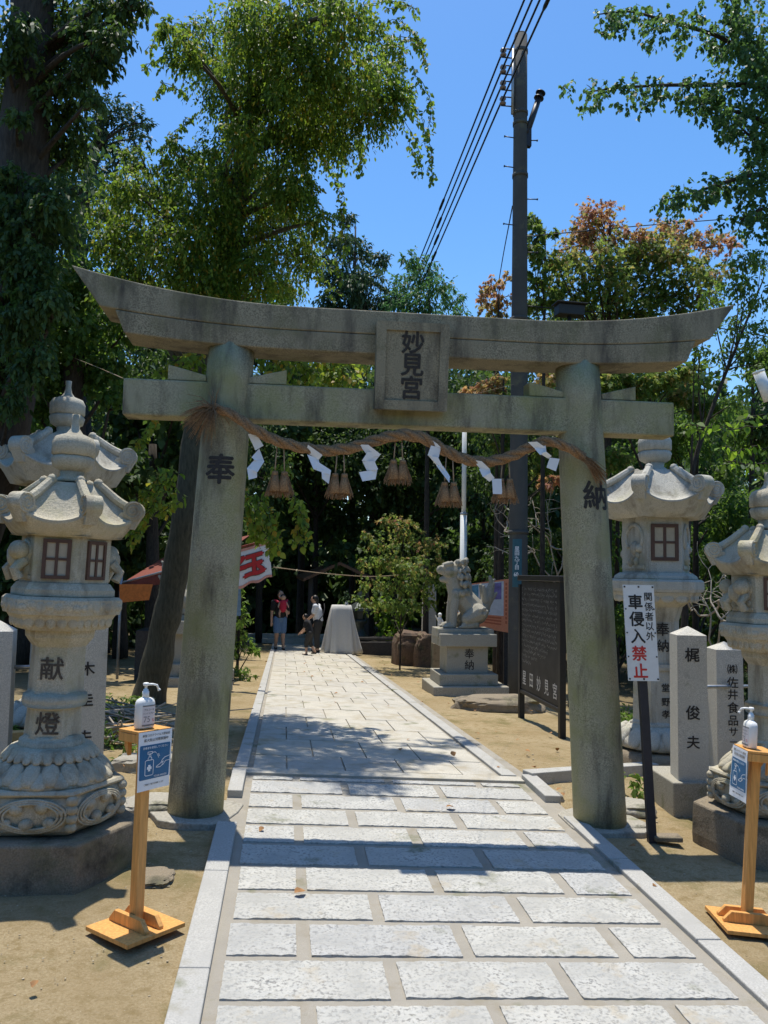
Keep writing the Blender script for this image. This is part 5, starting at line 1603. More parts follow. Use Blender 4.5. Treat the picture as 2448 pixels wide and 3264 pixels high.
def tree(name, label, base, trunk, clumps, leaf, size, tone=.4, shape='ovate', bark='bark', group=None, cat='tree', spread=.25, limb_r=.05, limbs=True, extra=None):
    """trunk: list of (point, radius); clumps as for foliage()"""
    t = thing(name, base, label, cat, group)
    mb = MB()
    P = np.array([p for p, r in trunk]); rr = np.array([r for p, r in trunk])
    s = np.linspace(0, len(P)-1, max(10, 5*len(P)))
    C = np.stack([np.interp(s, range(len(P)), P[:, k]) for k in range(3)], 1); Rr = np.interp(s, range(len(P)), rr)
    for _ in range(2): C[1:-1] = .25*C[:-2]+.5*C[1:-1]+.25*C[2:]
    C[1:-1] += rng.normal(0, .02, C[1:-1].shape)*rr.mean()*2
    mb.tube(C, Rr*(1+.06*np.sin(np.arange(len(Rr))*1.7)), 14)
    mb.build('trunk', M[bark], t)
    if limbs:
        mb = MB()
        for cl in clumps[::1]:
            c = np.asarray(cl[0], float); r = float(np.mean(cl[1]))
            j = np.argmin(np.linalg.norm((C-c)*np.array([1, 1, .6])+np.array([0, 0, .35])*np.abs(c[2]-C[:, 2:3]), axis=1))
            k = max(0, j-2)
            a = C[k]
            if np.linalg.norm(c-a) < .05: continue
            L = np.linalg.norm(c-a)
            r0 = min(Rr[k]*.55, limb_r*(.5+.25*L))
            pts = curve_pts(a, c, np.array([rng.normal(0, .06), rng.normal(0, .06), .05])*L)
            mb.tube(pts, np.linspace(r0, r0*.25, 7), 6)
            for q in range(3):
                u = rng.normal(0, 1, 3); u /= np.linalg.norm(u)
                e = c+u*r*.9
                mb.tube(curve_pts(pts[5], e, rng.normal(0, .08, 3)*r, 5), np.linspace(r0*.35, .003, 5), 4)
        mb.build('limbs', M[bark], t)
    o = foliage('crown', M[leaf], clumps, size, tone, shape, t, spread=spread)
    return t
def CL(spec, Y, ntw, npl, droop, dj=.35, flat=.85, tone=None, k=1., rk=1.):
    """clump list from (x, y, r[, tone]) at depth Y"""
    out = []
    for sp in spec:
        x, y, r = sp[:3]
        Yj = Y+rng.uniform(-dj, dj)
        c = AT(x, y, Yj)
        rm = r*Yj/1725*k*rk
        nt_ = max(6, int(ntw*(r/60)**2))
        cl = [c, (rm, rm*1.1, rm*flat), nt_, npl, droop]
        if len(sp) > 3: cl.append(sp[3])
        elif tone is not None: cl.append(tone)
        out.append(cl)
    return out
far_shrine_things()

# --- vine covered tree over the left pillar
VY = 9.4
up_ = [(450, 90, 75), (540, 60, 80), (640, 50, 75), (740, 40, 65), (550, 140, 85), (650, 150, 95), (750, 150, 85), (830, 170, 55), (700, 235, 90), (610, 230, 85), (480, 190, 70), (395, 110, 45), (800, 235, 60), (560, 5, 60), (700, -10, 60), (850, 110, 40), (860, 215, 45), (640, 300, 60), (740, 290, 55), (530, 290, 55), (370, 60, 30), (800, 60, 40)]
lo_ = [(440, 350, 50), (500, 345, 85), (340, 400, 65), (440, 430, 95), (560, 400, 90), (620, 385, 70), (300, 480, 65), (380, 520, 90), (500, 520, 95), (610, 490, 75), (650, 420, 50), (655, 550, 50), (560, 580, 70), (430, 600, 70), (280, 570, 60), (620, 615, 45), (340, 625, 55), (480, 640, 60), (690, 480, 35), (250, 620, 50), (240, 520, 50), (270, 400, 50), (290, 340, 35), (220, 460, 40), (380, 330, 45), (520, 250, 45)]
tb = AT(318, 1500, 10.2); tb[2] = float(gz(tb[0], tb[1]))
trunk = [(tb-np.array([0, 0, .2]), .22), (AT(345, 1400, 10.1), .172), (AT(375, 1260, 10.0), .162), (AT(405, 1080, 9.9), .155), (AT(432, 900, 10.0), .18), (AT(470, 640, 9.8), .16), (AT(510, 440, 9.6), .13), (AT(540, 280, 9.5), .10), (AT(570, 120, 9.4), .06)]
vt = tree('vine_covered_tree', 'tall leaning tree wrapped in leafy vines behind the left torii pillar', tb, trunk,
          CL(up_, VY-.9, 165, 9, .75, 1.1)+CL(lo_, VY+.1, 185, 9, .7, .8), 'leafvine', .047, .42, 'ellip', 'barkgrey', spread=.30)
st = []
for pts in ([(880, 190), (905, 260), (925, 330), (932, 395)], [(860, 230), (880, 290), (900, 340), (905, 375)], [(895, 150), (925, 220), (930, 290)], [(700, 300), (705, 340), (700, 370)], [(740, 300), (742, 340), (738, 372)], [(775, 300), (785, 340), (780, 372)],
            [(680, 330), (735, 400), (745, 480), (740, 560)], [(670, 500), (720, 560), (735, 610)], [(360, 60), (330, 90), (322, 115)], [(400, 200), (350, 180), (335, 205)], [(800, 60), (860, 40), (890, 60)], [(840, 20), (880, 10), (900, 30)],
            [(640, 560), (700, 600), (720, 650)], [(300, 470), (240, 500), (215, 540)], [(420, 60), (370, 50), (345, 75)], [(400, 120), (345, 130), (320, 150)], [(560, -20), (520, -40), (480, -20)], [(420, 260), (380, 280), (360, 310)], [(880, 60), (905, 90), (915, 140)], [(830, 90), (885, 85), (910, 110)], [(780, 20), (830, 0), (870, 10)], [(620, 310), (660, 360), (670, 410)], [(330, 420), (270, 430), (240, 460)], [(290, 560), (240, 590), (225, 640)]):
    for q in range(2):
        st.append([AT(x+rng.normal(0, 5), y+rng.normal(0, 5), VY+rng.uniform(-.3, .3)) for x, y in pts])
strings(st, M['leafvine'], .060, vt, tone=.5)
st = []
for pts in ([(585, 755), (600, 790), (598, 830)], [(620, 760), (640, 800), (645, 850)], [(660, 765), (690, 800), (700, 850)], [(720, 770), (740, 800), (745, 845)], [(770, 775), (780, 820)], [(700, 770), (715, 815), (730, 840)], [(560, 760), (575, 800)], [(400, 770), (370, 790), (340, 805)], [(430, 760), (400, 785), (385, 800)], [(790, 780), (770, 815), (760, 850)], [(640, 765), (655, 795), (660, 830)], [(740, 770), (725, 805)],
            [(640, 1080), (655, 1130), (665, 1180)], [(620, 1060), (650, 1110), (648, 1160)], [(545, 1090), (570, 1140), (585, 1190)], [(530, 1060), (540, 1120), (560, 1170)], [(580, 1100), (595, 1150), (600, 1185)],
            [(365, 1020), (320, 1060), (290, 1110)], [(370, 1050), (330, 1090), (300, 1130), (285, 1170)], [(350, 1010), (320, 1080), (300, 1150)], [(330, 905), (310, 940), (290, 970)], [(380, 1080), (350, 1110)]):
    for q in range(3):
        st.append([AT(x+rng.normal(0, 10), y+rng.normal(0, 6), 9.0+rng.uniform(-.4, .4)) for x, y in pts])
strings(st, M['leafvine'], .070, vt, tone=.6)
foliage('low_sprays', M['leafvine'], CL([(355, 1030, 20), (545, 1110, 28), (560, 1060, 26), (610, 1000, 26), (600, 800, 40), (680, 800, 40), (740, 800, 35), (560, 1150, 25), (420, 790, 25), (480, 790, 25)], 9.3, 34, 7, .8), .06, .5, parent=vt)

# --- big dark tree at the left edge
tb = on(-3.6, 8.2)
trunk = [(tb-np.array([0, 0, .2]), .36), (AT(15, 900, 7.9), .28), (AT(40, 500, 7.7), .235), (AT(62, 200, 7.6), .21), (AT(75, -60, 7.5), .19), (AT(85, -300, 7.5), .15)]
sp = [(150, 20, 70), (230, 20, 55), (280, 0, 40), (200, 70, 60), (250, 80, 40), (140, 110, 70), (220, 130, 40), (180, 170, 50), (120, 200, 65), (200, 210, 25), (150, 260, 55), (110, 320, 60), (30, 60, 60), (10, 180, 60), (20, 320, 60), (160, 330, 40), (120, 420, 60), (30, 430, 60), (60, 520, 70), (130, 500, 45), (10, 620, 60), (80, 620, 55), (50, 720, 60), (0, 800, 60), (90, 760, 40), (310, 5, 20), (260, 40, 30)]
tree('camphor_tree', 'huge dark leafy tree filling the left picture edge', tb, trunk, CL(sp, 7.35, 95, 9, .7, .6)+CL([(20, 480, 50), (70, 560, 50), (10, 380, 45), (60, 660, 50), (100, 440, 40), (20, 560, 45), (110, 640, 45), (0, 700, 50), (60, 790, 45), (20, 860, 40), (40, 250, 30), (15, 120, 30)], 7.05, 110, 9, .8, .2), 'leafdark', .058, .42, 'ellip', 'bark')
# --- trees behind on the left
tb = on(-3.9, 17.5)
tree('pine_tree', 'darker soft needled tree top between the two leafy trees on the left', tb, [(tb, .3), (AT(160, 800, 17.5), .24), (AT(165, 500, 17.5), .18), (AT(220, 260, 17.5), .08)],
     CL([(240, 235, 38), (210, 270, 50), (280, 260, 45), (310, 265, 25), (180, 320, 45), (250, 310, 50), (300, 300, 30), (140, 380, 40), (190, 430, 35), (230, 380, 40), (270, 350, 35), (200, 520, 30)], 17.5, 95, 9, .1, .5, .6), 'leafpine', .11, .4, 'lance', 'bark', spread=.3)
tb = on(-3.2, 13.5)
tree('broadleaf_tree', 'mid green leafy tree behind the left end of the lintel', tb, [(tb, .22), (AT(158, 850, 13.5), .17), (AT(165, 600, 13.5), .12)],
     CL([(100, 620, 70), (190, 600, 65), (60, 700, 60), (150, 690, 70), (230, 690, 50), (110, 780, 70), (40, 800, 60), (190, 780, 60), (240, 780, 40), (70, 870, 55), (20, 900, 50), (240, 850, 35), (280, 700, 40)], 13.5, 150, 8, .4, .8), 'leafmid', .08, .4, 'ovate', 'bark', group='trees behind the torii')
# --- understory left, behind lantern and stall
for i, (x, y, Y, r) in enumerate(((60, 1010, 15, 100), (330, 960, 15.5, 110), (260, 1120, 17, 100), (20, 1200, 16, 110), (420, 1120, 19, 100), (130, 1330, 19, 110), (300, 1330, 21, 90))):
    tb = AT(x, 1400, Y); tb = on(tb[0], Y)
    sp = [(x+rng.uniform(-r, r)*.8, y+rng.uniform(-r, r)*.9, r*.55) for k in range(9)]
    lab = ('dark evergreen behind the twin lanterns on the left', 'dark evergreen between leaning trunk and left lantern roofs', 'dark shaded tree above the left end of the stall awning', 'dark undergrowth tree at the left edge under the big tree',
           'dark tree above the red stall awning', 'low dark tree behind the posts on the left', 'low dark tree under the left side of the stall')[i]
    tree('evergreen_tree', lab, tb, [(tb, .16), (AT(x, y, Y), .07)], CL(sp, Y, 80, 6, .3, 1.0), 'leafdark', .15, .35, 'ovate', 'bark', group='shaded evergreens on the left')
# --- background trees in the middle
def bgtree(name, label, x, Y, spec, leaf, size, tone, shape='ovate', n=70, r=.2, group='trees behind the torii', spread=.25, dj=1.0, top=None, droop=.3, flat=.85, bark='bark', rk=1.):
    tb = AT(x, 1350, Y); tb = on(tb[0], Y)
    ytop = top or min(s[1] for s in spec)+20
    trunk = [(tb-np.array([0, 0, .2]), r), (AT(x+3, (1350+ytop)/2, Y), r*.7), (AT(x+8, ytop, Y), r*.25)]
    return tree(name, label, tb, trunk, CL(spec, Y, n, 7, droop, dj, flat, rk=rk), leaf, size, tone, shape, bark, group, spread=spread)
bgtree('conifer_tree', 'tall dark conifer above the middle of the lintel', 760, 30, [(745, 470, 25), (735, 520, 35), (770, 540, 38), (725, 590, 40), (790, 600, 40), (760, 620, 45), (820, 560, 25), (720, 650, 40), (800, 660, 45), (840, 640, 35), (700, 560, 20), (760, 690, 45), (700, 710, 40), (820, 720, 45)], 'leafpine', .20, .5, 'lance', 230, .13, flat=.6)
bgtree('feathery_tree', 'pale feathery tree where the cables meet the lintel', 920, 20, [(890, 560, 30), (920, 590, 40), (880, 610, 40), (950, 620, 38), (980, 650, 32), (910, 650, 42), (860, 650, 35), (1000, 680, 28), (940, 690, 40), (890, 700, 42), (980, 710, 35)], 'leaffeather', .12, .5, 'lance', 170, .08, flat=.6)
tspec = lambda x, y0, y1, w, n, r: [(x+rng.uniform(-w, w), rng.uniform(y0, y1), r*rng.uniform(.7, 1.2)) for k in range(n)]
for i, (x, Y, y0, y1, w) in enumerate(((560, 27, 620, 1180, 90), (680, 29, 720, 1150, 90), (800, 28, 740, 1200, 100), (920, 30, 740, 1200, 90), (1040, 27, 860, 1200, 90), (450, 26, 700, 1180, 90), (1160, 30, 900, 1250, 90), (330, 24, 650, 1200, 90))):
    lab = ('evergreen at the far end, behind the hanging streamers on the left', 'far evergreen seen between the first two rope tassels', 'far evergreen under the name plaque', 'far evergreen between plaque and utility pole', 'far evergreen just left of the utility pole',
           'far evergreen behind the leaning vine covered trunk', 'far evergreen behind the right torii pillar', 'far evergreen left of the leaning trunk')[i]
    bgtree('evergreen_tree', lab, x, Y, tspec(x, y0, y1, w, 16, 48), 'leafdark', .22, .42, 'ovate', 75, .12, group='evergreens beyond the path end', dj=2.0)
bgtree('small_maple_tree', 'low wide light green maple to the left of the lion statue', 865, 17.5, [(835, 1125, 26, .4), (880, 1135, 30, .35), (815, 1165, 28, .2), (865, 1175, 34, .25), (910, 1165, 32, .3), (945, 1178, 26, .4), (800, 1210, 30, .15), (845, 1215, 34, .15), (895, 1220, 36, .2), (940, 1215, 30, .2), (810, 1260, 30, .1), (860, 1265, 32, .1), (905, 1262, 32, .1), (940, 1260, 24, .1), (830, 1305, 28, .15), (880, 1310, 30, .1), (920, 1300, 24, .1), (790, 1300, 24, .15), (790, 1150, 14, .4)], 'leafmaple', .075, .2, 'maple', 120, .02, spread=.3, dj=.9, flat=.5, group='maples', rk=1.25)
bgtree('bright_shrub', 'sunlit yellow green shrub between bronze lantern and boulders', 850, 24.5, [(830, 1300, 22), (850, 1330, 26), (880, 1320, 22), (840, 1360, 24), (870, 1365, 24), (815, 1340, 14)], 'leafbright', .16, .5, 'ovate', 80, .05, group='shrubs', dj=.5)
bgtree('leafy_shrub', 'leafy shrub right of the left torii pillar', 515, 14.5, [(515, 1300, 18), (525, 1330, 22), (510, 1360, 26), (530, 1385, 22), (505, 1400, 22), (500, 1330, 16), (520, 1270, 10), (545, 1400, 14)], 'leafmid', .10, .6, 'lance', 75, .03, group='shrubs', dj=.3)
# --- maples on the right
mtop = [(1290, 460, 34, .95), (1300, 500, 40, .85), (1250, 520, 36, .75), (1345, 530, 42, .6), (1220, 560, 32, .6), (1290, 560, 45, .45), (1370, 500, 22, .9), (1430, 500, 34, .75), (1480, 500, 34, .75), (1530, 520, 30, .85), (1570, 530, 24, .95), (1400, 545, 36, .6), (1450, 550, 34, .55), (1250, 610, 42, .25), (1320, 620, 45, .3), (1390, 610, 40, .3), (1200, 610, 28, .3), (1240, 660, 40, .2), (1310, 670, 40, .2), (1380, 660, 40, .25), (1450, 620, 34, .4), (1500, 570, 30, .6), (1440, 560, 40, .5), (1500, 600, 34, .4), (1550, 590, 30, .6), (1340, 565, 45, .4), (1420, 655, 40, .25), (1480, 660, 34, .3), (1270, 490, 34, .8), (1200, 560, 24, .45), (1520, 640, 26, .75), (1410, 520, 30, .65)]
mtop = [(a, b, c, d*.98 if d > .7 else d*.66) for a, b, c, d in mtop]
bgtree('red_tipped_maple', 'maple with red and orange top above the right half of the lintel', 1310, 13.4, mtop, 'leafmaple', .072, .4, 'maple', 165, .09, group='maples', spread=.24, dj=.6, droop=.2, flat=.55, rk=1.4)
bgtree('green_maple', 'dark green slender maple hugging the utility pole', 1170, 13.2, [(1150, 480, 24, .1), (1165, 505, 28, .05), (1150, 540, 26, .1), (1175, 560, 26, .05), (1160, 600, 30, .1), (1180, 640, 32, .1), (1150, 660, 28, .15), (1200, 500, 10, .1)], 'leafmaple', .080, .1, 'maple', 150, .05, group='maples', spread=.15, dj=.4, flat=.6)
bgtree('pale_red_maple', 'pale pinkish maple between the cables and the utility pole', 1070, 15, [(1065, 610, 26, .85), (1045, 640, 24, .8), (1085, 645, 26, .7), (1060, 670, 30, .6), (1095, 600, 18, .6), (1090, 690, 26, .5)], 'leafmaple', .085, .7, 'maple', 110, .05, group='maples', spread=.2, dj=.4, flat=.6)
bgtree('orange_maple', 'low maple turning orange seen under the lintel by the utility pole', 1080, 14.2, [(1040, 850, 34, .75), (1075, 830, 30, .7), (1030, 875, 26, .7), (1085, 870, 34, .5), (1170, 830, 34, .5), (1170, 870, 28, .4), (1060, 905, 30, .3), (1010, 850, 20, .75), (1185, 800, 22, .6), (1100, 960, 40, .2), (1180, 960, 40, .2), (1170, 1010, 28, .3), (1180, 1045, 22, .85), (1200, 1035, 14, .95)], 'leafmaple', .085, .5, 'maple', 150, .07, group='maples', spread=.2, dj=.5, flat=.6)
bgtree('yellow_maple', 'yellow green maple seen under the right end of the lintel', 1400, 12.5, [(1310, 830, 40, .25), (1350, 820, 36, .25), (1390, 835, 36, .25), (1430, 820, 40, .25), (1470, 850, 40, .3), (1330, 880, 40, .2), (1490, 800, 28, .3), (1400, 880, 36, .2), (1520, 880, 40, .15), (1330, 990, 36, .25), (1310, 1050, 30, .2)], 'leafmaple', .074, .2, 'maple', 200, .08, group='maples', spread=.2, dj=.5, flat=.6)
# --- greenery behind the right lantern
for i, (x, Y, y0, y1, w, leaf) in enumerate(((1500, 14, 880, 1300, 90, 'leafmid'), (1620, 13, 760, 1250, 70, 'leafmid'), (1330, 16, 960, 1400, 70, 'leafmid'), (1440, 18, 900, 1450, 90, 'leafdark'), (1580, 17, 900, 1500, 90, 'leafdark'), (1240, 19, 900, 1400, 80, 'leafdark'), (1100, 22, 900, 1400, 70, 'leafdark'), (1690, 12, 800, 1500, 60, 'leafdark'))):
    lab = ('green tree behind the window of the tall right lantern', 'green tree at the right edge under the tubular lamp', 'green bush tree left of the tall right lantern', 'dark tree behind the shaft of the tall right lantern', 'dark tree behind the two right granite posts',
           'dark tree behind the notice board', 'dark tree behind the lion tail and poster', 'dark tree beyond the right edge behind the half seen lantern')[i]
    bgtree('leafy_tree', lab, x, Y, tspec(x, y0, y1, w, 15, 46), leaf, .085 if leaf == 'leafmid' else .11, .45, 'ellip', 170, .07, group='trees on the right slope', dj=1.2)
tb = on(4.5, 9.6)
tree('slender_tree', 'slender tree with bare forked stems right of the lintel end', on(AT(1470, 1400, 10.5)[0], 10.5), [(on(AT(1470, 1400, 10.5)[0], 10.5), .06), (AT(1490, 1020, 10.5), .034), (AT(1550, 850, 10.5), .026), (AT(1610, 700, 10.5), .018), (AT(1650, 600, 10.5), .008)],
     CL([(1540, 640, 34), (1590, 610, 34), (1630, 640, 40), (1580, 700, 34), (1640, 720, 40), (1610, 560, 34), (1650, 560, 34), (1560, 760, 24), (1640, 800, 30), (1600, 860, 30), (1530, 700, 24), (1500, 760, 26), (1520, 820, 22)], 10.5, 150, 7, .3, .5, .6, rk=1.3), 'leafmid', .058, .5, 'ellip', 'bark', 'trees on the right slope', spread=.3, limb_r=.018)
def bare_twigs():
    for label, bx, specs in (('bare pale twiggy shrub behind the utility pole and notice board', (1200, 1300), [((1215, 1300), (1150, 1190), (1080, 1160)), ((1215, 1300), (1190, 1180), (1180, 1080)), ((1200, 1250), (1250, 1150), (1230, 1060)), ((1150, 1190), (1100, 1150), (1065, 1100)), ((1150, 1190), (1120, 1200), (1050, 1180)), ((1190, 1180), (1230, 1190), (1290, 1210)), ((1190, 1180), (1140, 1120), (1120, 1060)), ((1100, 1150), (1090, 1120), (1100, 1070)), ((1190, 1150), (1160, 1130), (1150, 1080))]),
                             ('bare tangled twigs between the tall right lantern and the granite posts', (1540, 1420), [((1540, 1430), (1530, 1330), (1500, 1250)), ((1540, 1430), (1560, 1340), (1600, 1280)), ((1530, 1330), (1560, 1290), (1570, 1220)), ((1530, 1330), (1490, 1320), (1470, 1270)), ((1560, 1340), (1620, 1340), (1650, 1380)), ((1560, 1340), (1540, 1290), (1530, 1230))])):
        Y = 13.6 if bx[0] < 1400 else 10
        p = AT(*bx, Y); t = thing('bare_shrub', on(p[0], Y), label, 'shrub', 'bare shrubs')
        mb = MB()
        for s in specs:
            P = [AT(x, y, Y+rng.uniform(-.3, .3)) for x, y in s]
            C = np.stack([np.interp(np.linspace(0, 2, 9), range(3), np.array(P)[:, k]) for k in range(3)], 1)
            C[1:-1] += rng.normal(0, .025, C[1:-1].shape)
            mb.tube(C, np.linspace(.016, .005, 9), 5)
            for q in range(7):
                a = C[rng.integers(3, 9)]; e = a+rng.normal(0, .22, 3)+np.array([0, 0, .1])
                mb.tube(curve_pts(a, e, rng.normal(0, .05, 3), 5), np.linspace(.006, .002, 5), 4)
        g0 = on(p[0], Y)
        mb.tube([g0, p], [.03, .018], 6)
        mb.build('branches', M['twig'], t)
bare_twigs()
# --- cherry boughs reaching in from the right
def cherry():
    Y = 10.4
    base = on(7.9, 11.6)
    boughs = [[(1720, 300), (1640, 200), (1560, 110), (1450, 70), (1360, 30), (1290, 45)], [(1640, 200), (1600, 60), (1560, -40)], [(1720, 310), (1640, 262), (1540, 262), (1440, 262), (1340, 270), (1262, 285)],
              [(1730, 420), (1640, 370), (1560, 330), (1480, 300)], [(1740, 620), (1650, 530), (1570, 560), (1500, 595), (1440, 615)], [(1740, 560), (1680, 480), (1620, 420), (1590, 380)], [(1730, 700), (1650, 640), (1600, 680)]]
    boughs = [[(x, y*.70 if y > 0 else y) for x, y in b] for b in boughs]
    trunk = [(base-np.array([0, 0, .2]), .2), (AT(1800, 900, Y+.6), .16), (AT(1760, 500, Y+.3), .12), (AT(1745, 300, Y), .09), (AT(1730, 150, Y), .06)]
    cl = []
    tips = []
    for b in boughs:
        P = np.array(b, float)
        for s in np.linspace(.25, len(P)-1, int(len(P)*3.2)):
            x, y = np.interp(s, range(len(P)), P[:, 0]), np.interp(s, range(len(P)), P[:, 1])
            k = 1-s/(len(P)-1)
            if x > 1690: continue
            for q in range(2): tips.append((x+rng.normal(0, 16), y+rng.normal(9, 14), 24+12*k))
    tips += [(1600, 20, 50), (1640, 60, 50), (1560, 60, 40), (1640, 120, 45), (1500, 30, 35), (1590, 110, 35), (1650, 180, 40), (1610, 240, 30), (1650, 280, 34), (1560, 250, 24), (1650, 340, 25), (1640, 420, 24), (1600, 470, 18), (1640, 480, 24), (1560, 160, 20), (1430, 30, 28), (1390, 20, 25)]
    t = tree('cherry_tree', 'cherry tree whose leafy boughs reach in at the upper right', base, trunk, CL(tips, Y, 46, 6, .45, .6, .8), 'leafcherry', .060, .4, 'ovate', 'bark', limbs=False, spread=.3)
    mb = MB()
    for b in boughs:
        P = np.array([AT(x, y, Y+.02*i) for i, (x, y) in enumerate(b)])
        C = np.stack([np.interp(np.linspace(0, len(P)-1, 20), range(len(P)), P[:, k]) for k in range(3)], 1)
        for _ in range(2): C[1:-1] = .25*C[:-2]+.5*C[1:-1]+.25*C[2:]
        mb.tube(C, np.linspace(.045, .008, 20), 6)
        for q in range(16):
            i = rng.integers(3, 19); e = C[i]+rng.normal(0, .09, 3)+np.array([-.06, 0, -.03])
            mb.tube(curve_pts(C[i], e, rng.normal(0, .02, 3), 4), np.linspace(.009, .003, 4), 4)
    mb.build('boughs', M['bark'], t)
    # sprig of large bright leaves lower down
    st = []
    for pts in ([(1720, 900), (1600, 925), (1540, 925), (1480, 920)], [(1720, 960), (1640, 960), (1600, 980), (1560, 965)], [(1730, 930), (1650, 990), (1640, 1050), (1630, 1100)], [(1700, 1000), (1620, 1000), (1560, 990)], [(1720, 860), (1640, 900), (1600, 910)]):
        st.append([AT(x, y, 5.6+rng.uniform(-.1, .1)) for x, y in pts])
    b2 = on(3.6, 5.9)
    t = thing('sunlit_sapling', b2, 'sapling with large bright yellow green leaves at the right edge above the half seen lantern', 'sapling')
    strings(st, M['leafbright'], .068, t, 'leaf_sprays', .5, 'ellip')
    MB().tube([b2, AT(1740, 1100, 5.9), AT(1730, 900, 5.7)], [.03, .02, .012], 7).build('stem', M['bark'], t)
cherry()
# --- woods beyond, unseen clumps added against sky light, canopies that shade the far ground
def woods():
    cl = []
    for i in range(330):
        x = rng.uniform(-22, 26); y = rng.uniform(36, 46); z = rng.uniform(-1, 11)
        cl.append(((x, y, z), (1.6, 1.6, 1.5), 60, 6, .3))
    for i in range(70):
        s = rng.choice([-1, 1]); x = 1+s*rng.uniform(10, 16); y = rng.uniform(13, 36)
        cl.append(((x, y, rng.uniform(-1, 6)), (1.5, 1.5, 1.4), 60, 6, .3))
    for i in range(120):  # unseen clumps behind the camera, added to cut sky light on front faces
        x = rng.uniform(-15, 16); y = rng.uniform(-13, -5)
        cl.append(((x, y-3, rng.uniform(-.5, 4)), (1.7, 1.5, 1.5), 60, 6, .3))
    for i in range(80):  # more added clumps, out of view at both sides, blocking low sky light
        s_ = rng.choice([-1, 1]); x = 1+s_*rng.uniform(8.5, 13); y = rng.uniform(-6, 6)
        cl.append(((x, y, rng.uniform(-.5, 3.5)), (1.5, 1.5, 1.4), 60, 6, .3))
    for i in range(60):
        cl.append(((rng.uniform(-16, 20), rng.uniform(33, 37), rng.uniform(-1.2, 3)), (1.5, 1.0, 1.2), 70, 6, .3))
    o = foliage('woods_and_sky_blockers', M['leafdark'], cl, .42, .4, 'diamond', kind='stuff')
    tag(o, 'dense dark woods closing off the view behind everything, plus unseen clumps added to block sky light', 'woods', kind='stuff')
woods()
for i, (x, y, h, r, lab) in enumerate(((-3.5, 27, 7, 3.2, 'tall shading tree left of the far path end'), (3.8, 28, 7.5, 3.0, 'tall shading tree right of the far path end'), (.6, 31, 8, 3.2, 'tall shading tree straight beyond the path'), (-5.6, 20, 7.0, 2.6, 'tall shading tree behind the food stall'), (-6.0, 12.5, 7, 2.4, 'tall shading tree left of the twin lanterns'), (7.4, 20, 7, 2.6, 'tall shading tree behind the lion statue on the right'))):
    b = on(x, y)
    cl = [(np.array([x, y, b[2]+h])+rng.normal(0, .55, 3)*np.array([r, r, r*.6]), (r*.45, r*.45, r*.35), 240, 6, .3) for k in range(15)]
    tree('shade_tree', lab, b, [(b, .16), (np.array([x, y, b[2]+h*.6]), .12), (np.array([x, y, b[2]+h]), .05)], cl, 'leafdark', .13, .4, 'ellip', 'bark', group='tall shading trees')
# --- ground litter
def pebbles():
    bm = bmesh.new(); bmesh.ops.create_icosphere(bm, subdivisions=1, radius=1)
    V = np.array([v.co[:] for v in bm.verts]); F = [[v.index for v in f.verts] for f in bm.faces]; bm.free()
    mb = MB()
    for i in range(1500):
        x = rng.uniform(-2.2, -.42) if i % 2 else rng.uniform(2.05, 4.2); y = rng.uniform(1.9, 7.5)
        r = rng.uniform(.002, .0048)*(1 if rng.uniform() < .95 else 2.)
        p = on(x, y, -.018)
        mb.add(V*np.array([r*rng.uniform(.8, 1.5), r*rng.uniform(.8, 1.3), r*.7])*(1+.12*rng.normal(size=(len(V), 1)))+p, F, 0, False)
    tag(mb.build('pebbles', M['pebble'], kind='stuff'), 'small pale pebbles scattered on the soil beside the path', 'pebbles', kind='stuff')
pebbles()
def litter():
    n = 260
    P = np.stack([rng.uniform(-4, 5, n), rng.uniform(2.2, 20, n), np.zeros(n)], 1)
    on_path = (P[:, 0] > -.3) & (P[:, 0] < 1.9)
    keep = ~on_path | (rng.uniform(0, 1, n) < .35)
    P = P[keep]; n = len(P)
    P[:, 2] = gz(P[:, 0], P[:, 1])+.028
    A = rng.normal(0, 1, (n, 3)); A[:, 2] *= .15
    o = leaf_mesh('fallen_leaves', M['deadleaf'], P, A, np.tile([0, 0, 1.], (n, 1))+rng.normal(0, .25, (n, 3)), rng.uniform(.03, .07, n), np.zeros(n), 'ovate', kind='stuff')
    tag(o, 'dry brown leaves scattered over path and soil', 'fallen leaves', kind='stuff')
    cl = []
    for x0, y0, w, k, Y in ((60, 1500, 60, 8, 7.5), (240, 1520, 40, 10, 8.5), (250, 1600, 40, 8, 7.2), (1370, 1640, 40, 1, 7), (1360, 1480, 30, 7, 9.5), (500, 1440, 20, 3, 14), (1340, 1560, 20, 3, 8.5), (1400, 1700, 14, 1, 6)):
        for i in range(k):
            p = AT(x0+rng.normal(0, w), y0, Y+rng.normal(0, .6)); p = on(p[0], p[1], .06)
            cl.append((p, (.16, .16, .10), 22, 6, .0))
    o = foliage('ground_plants', M['leafmid'], cl, .07, .6, 'lance', kind='stuff')
    tag(o, 'low weeds and seedlings growing on the soil beside the path', 'weeds', kind='stuff')
    mb = MB()
    for i in range(70):
        p = AT(255+rng.normal(0, 40), 1560+rng.normal(0, 30), 7.6+rng.uniform(-.6, .8)); p = on(p[0], p[1], .03+rng.uniform(0, .14))
        d = np.array([rng.normal(0, .4), rng.normal(0, .2), rng.normal(0, .05)])
        mb.tube(curve_pts(p-d, p+d, rng.normal(0, .05, 3), 5), np.linspace(.014, .005, 5)*rng.uniform(.5, 1.2), 5)
    tag(mb.build('fallen_branches', M['twig'], kind='stuff'), 'heap of pale fallen branches behind the left stand', 'branches', kind='stuff')
litter()

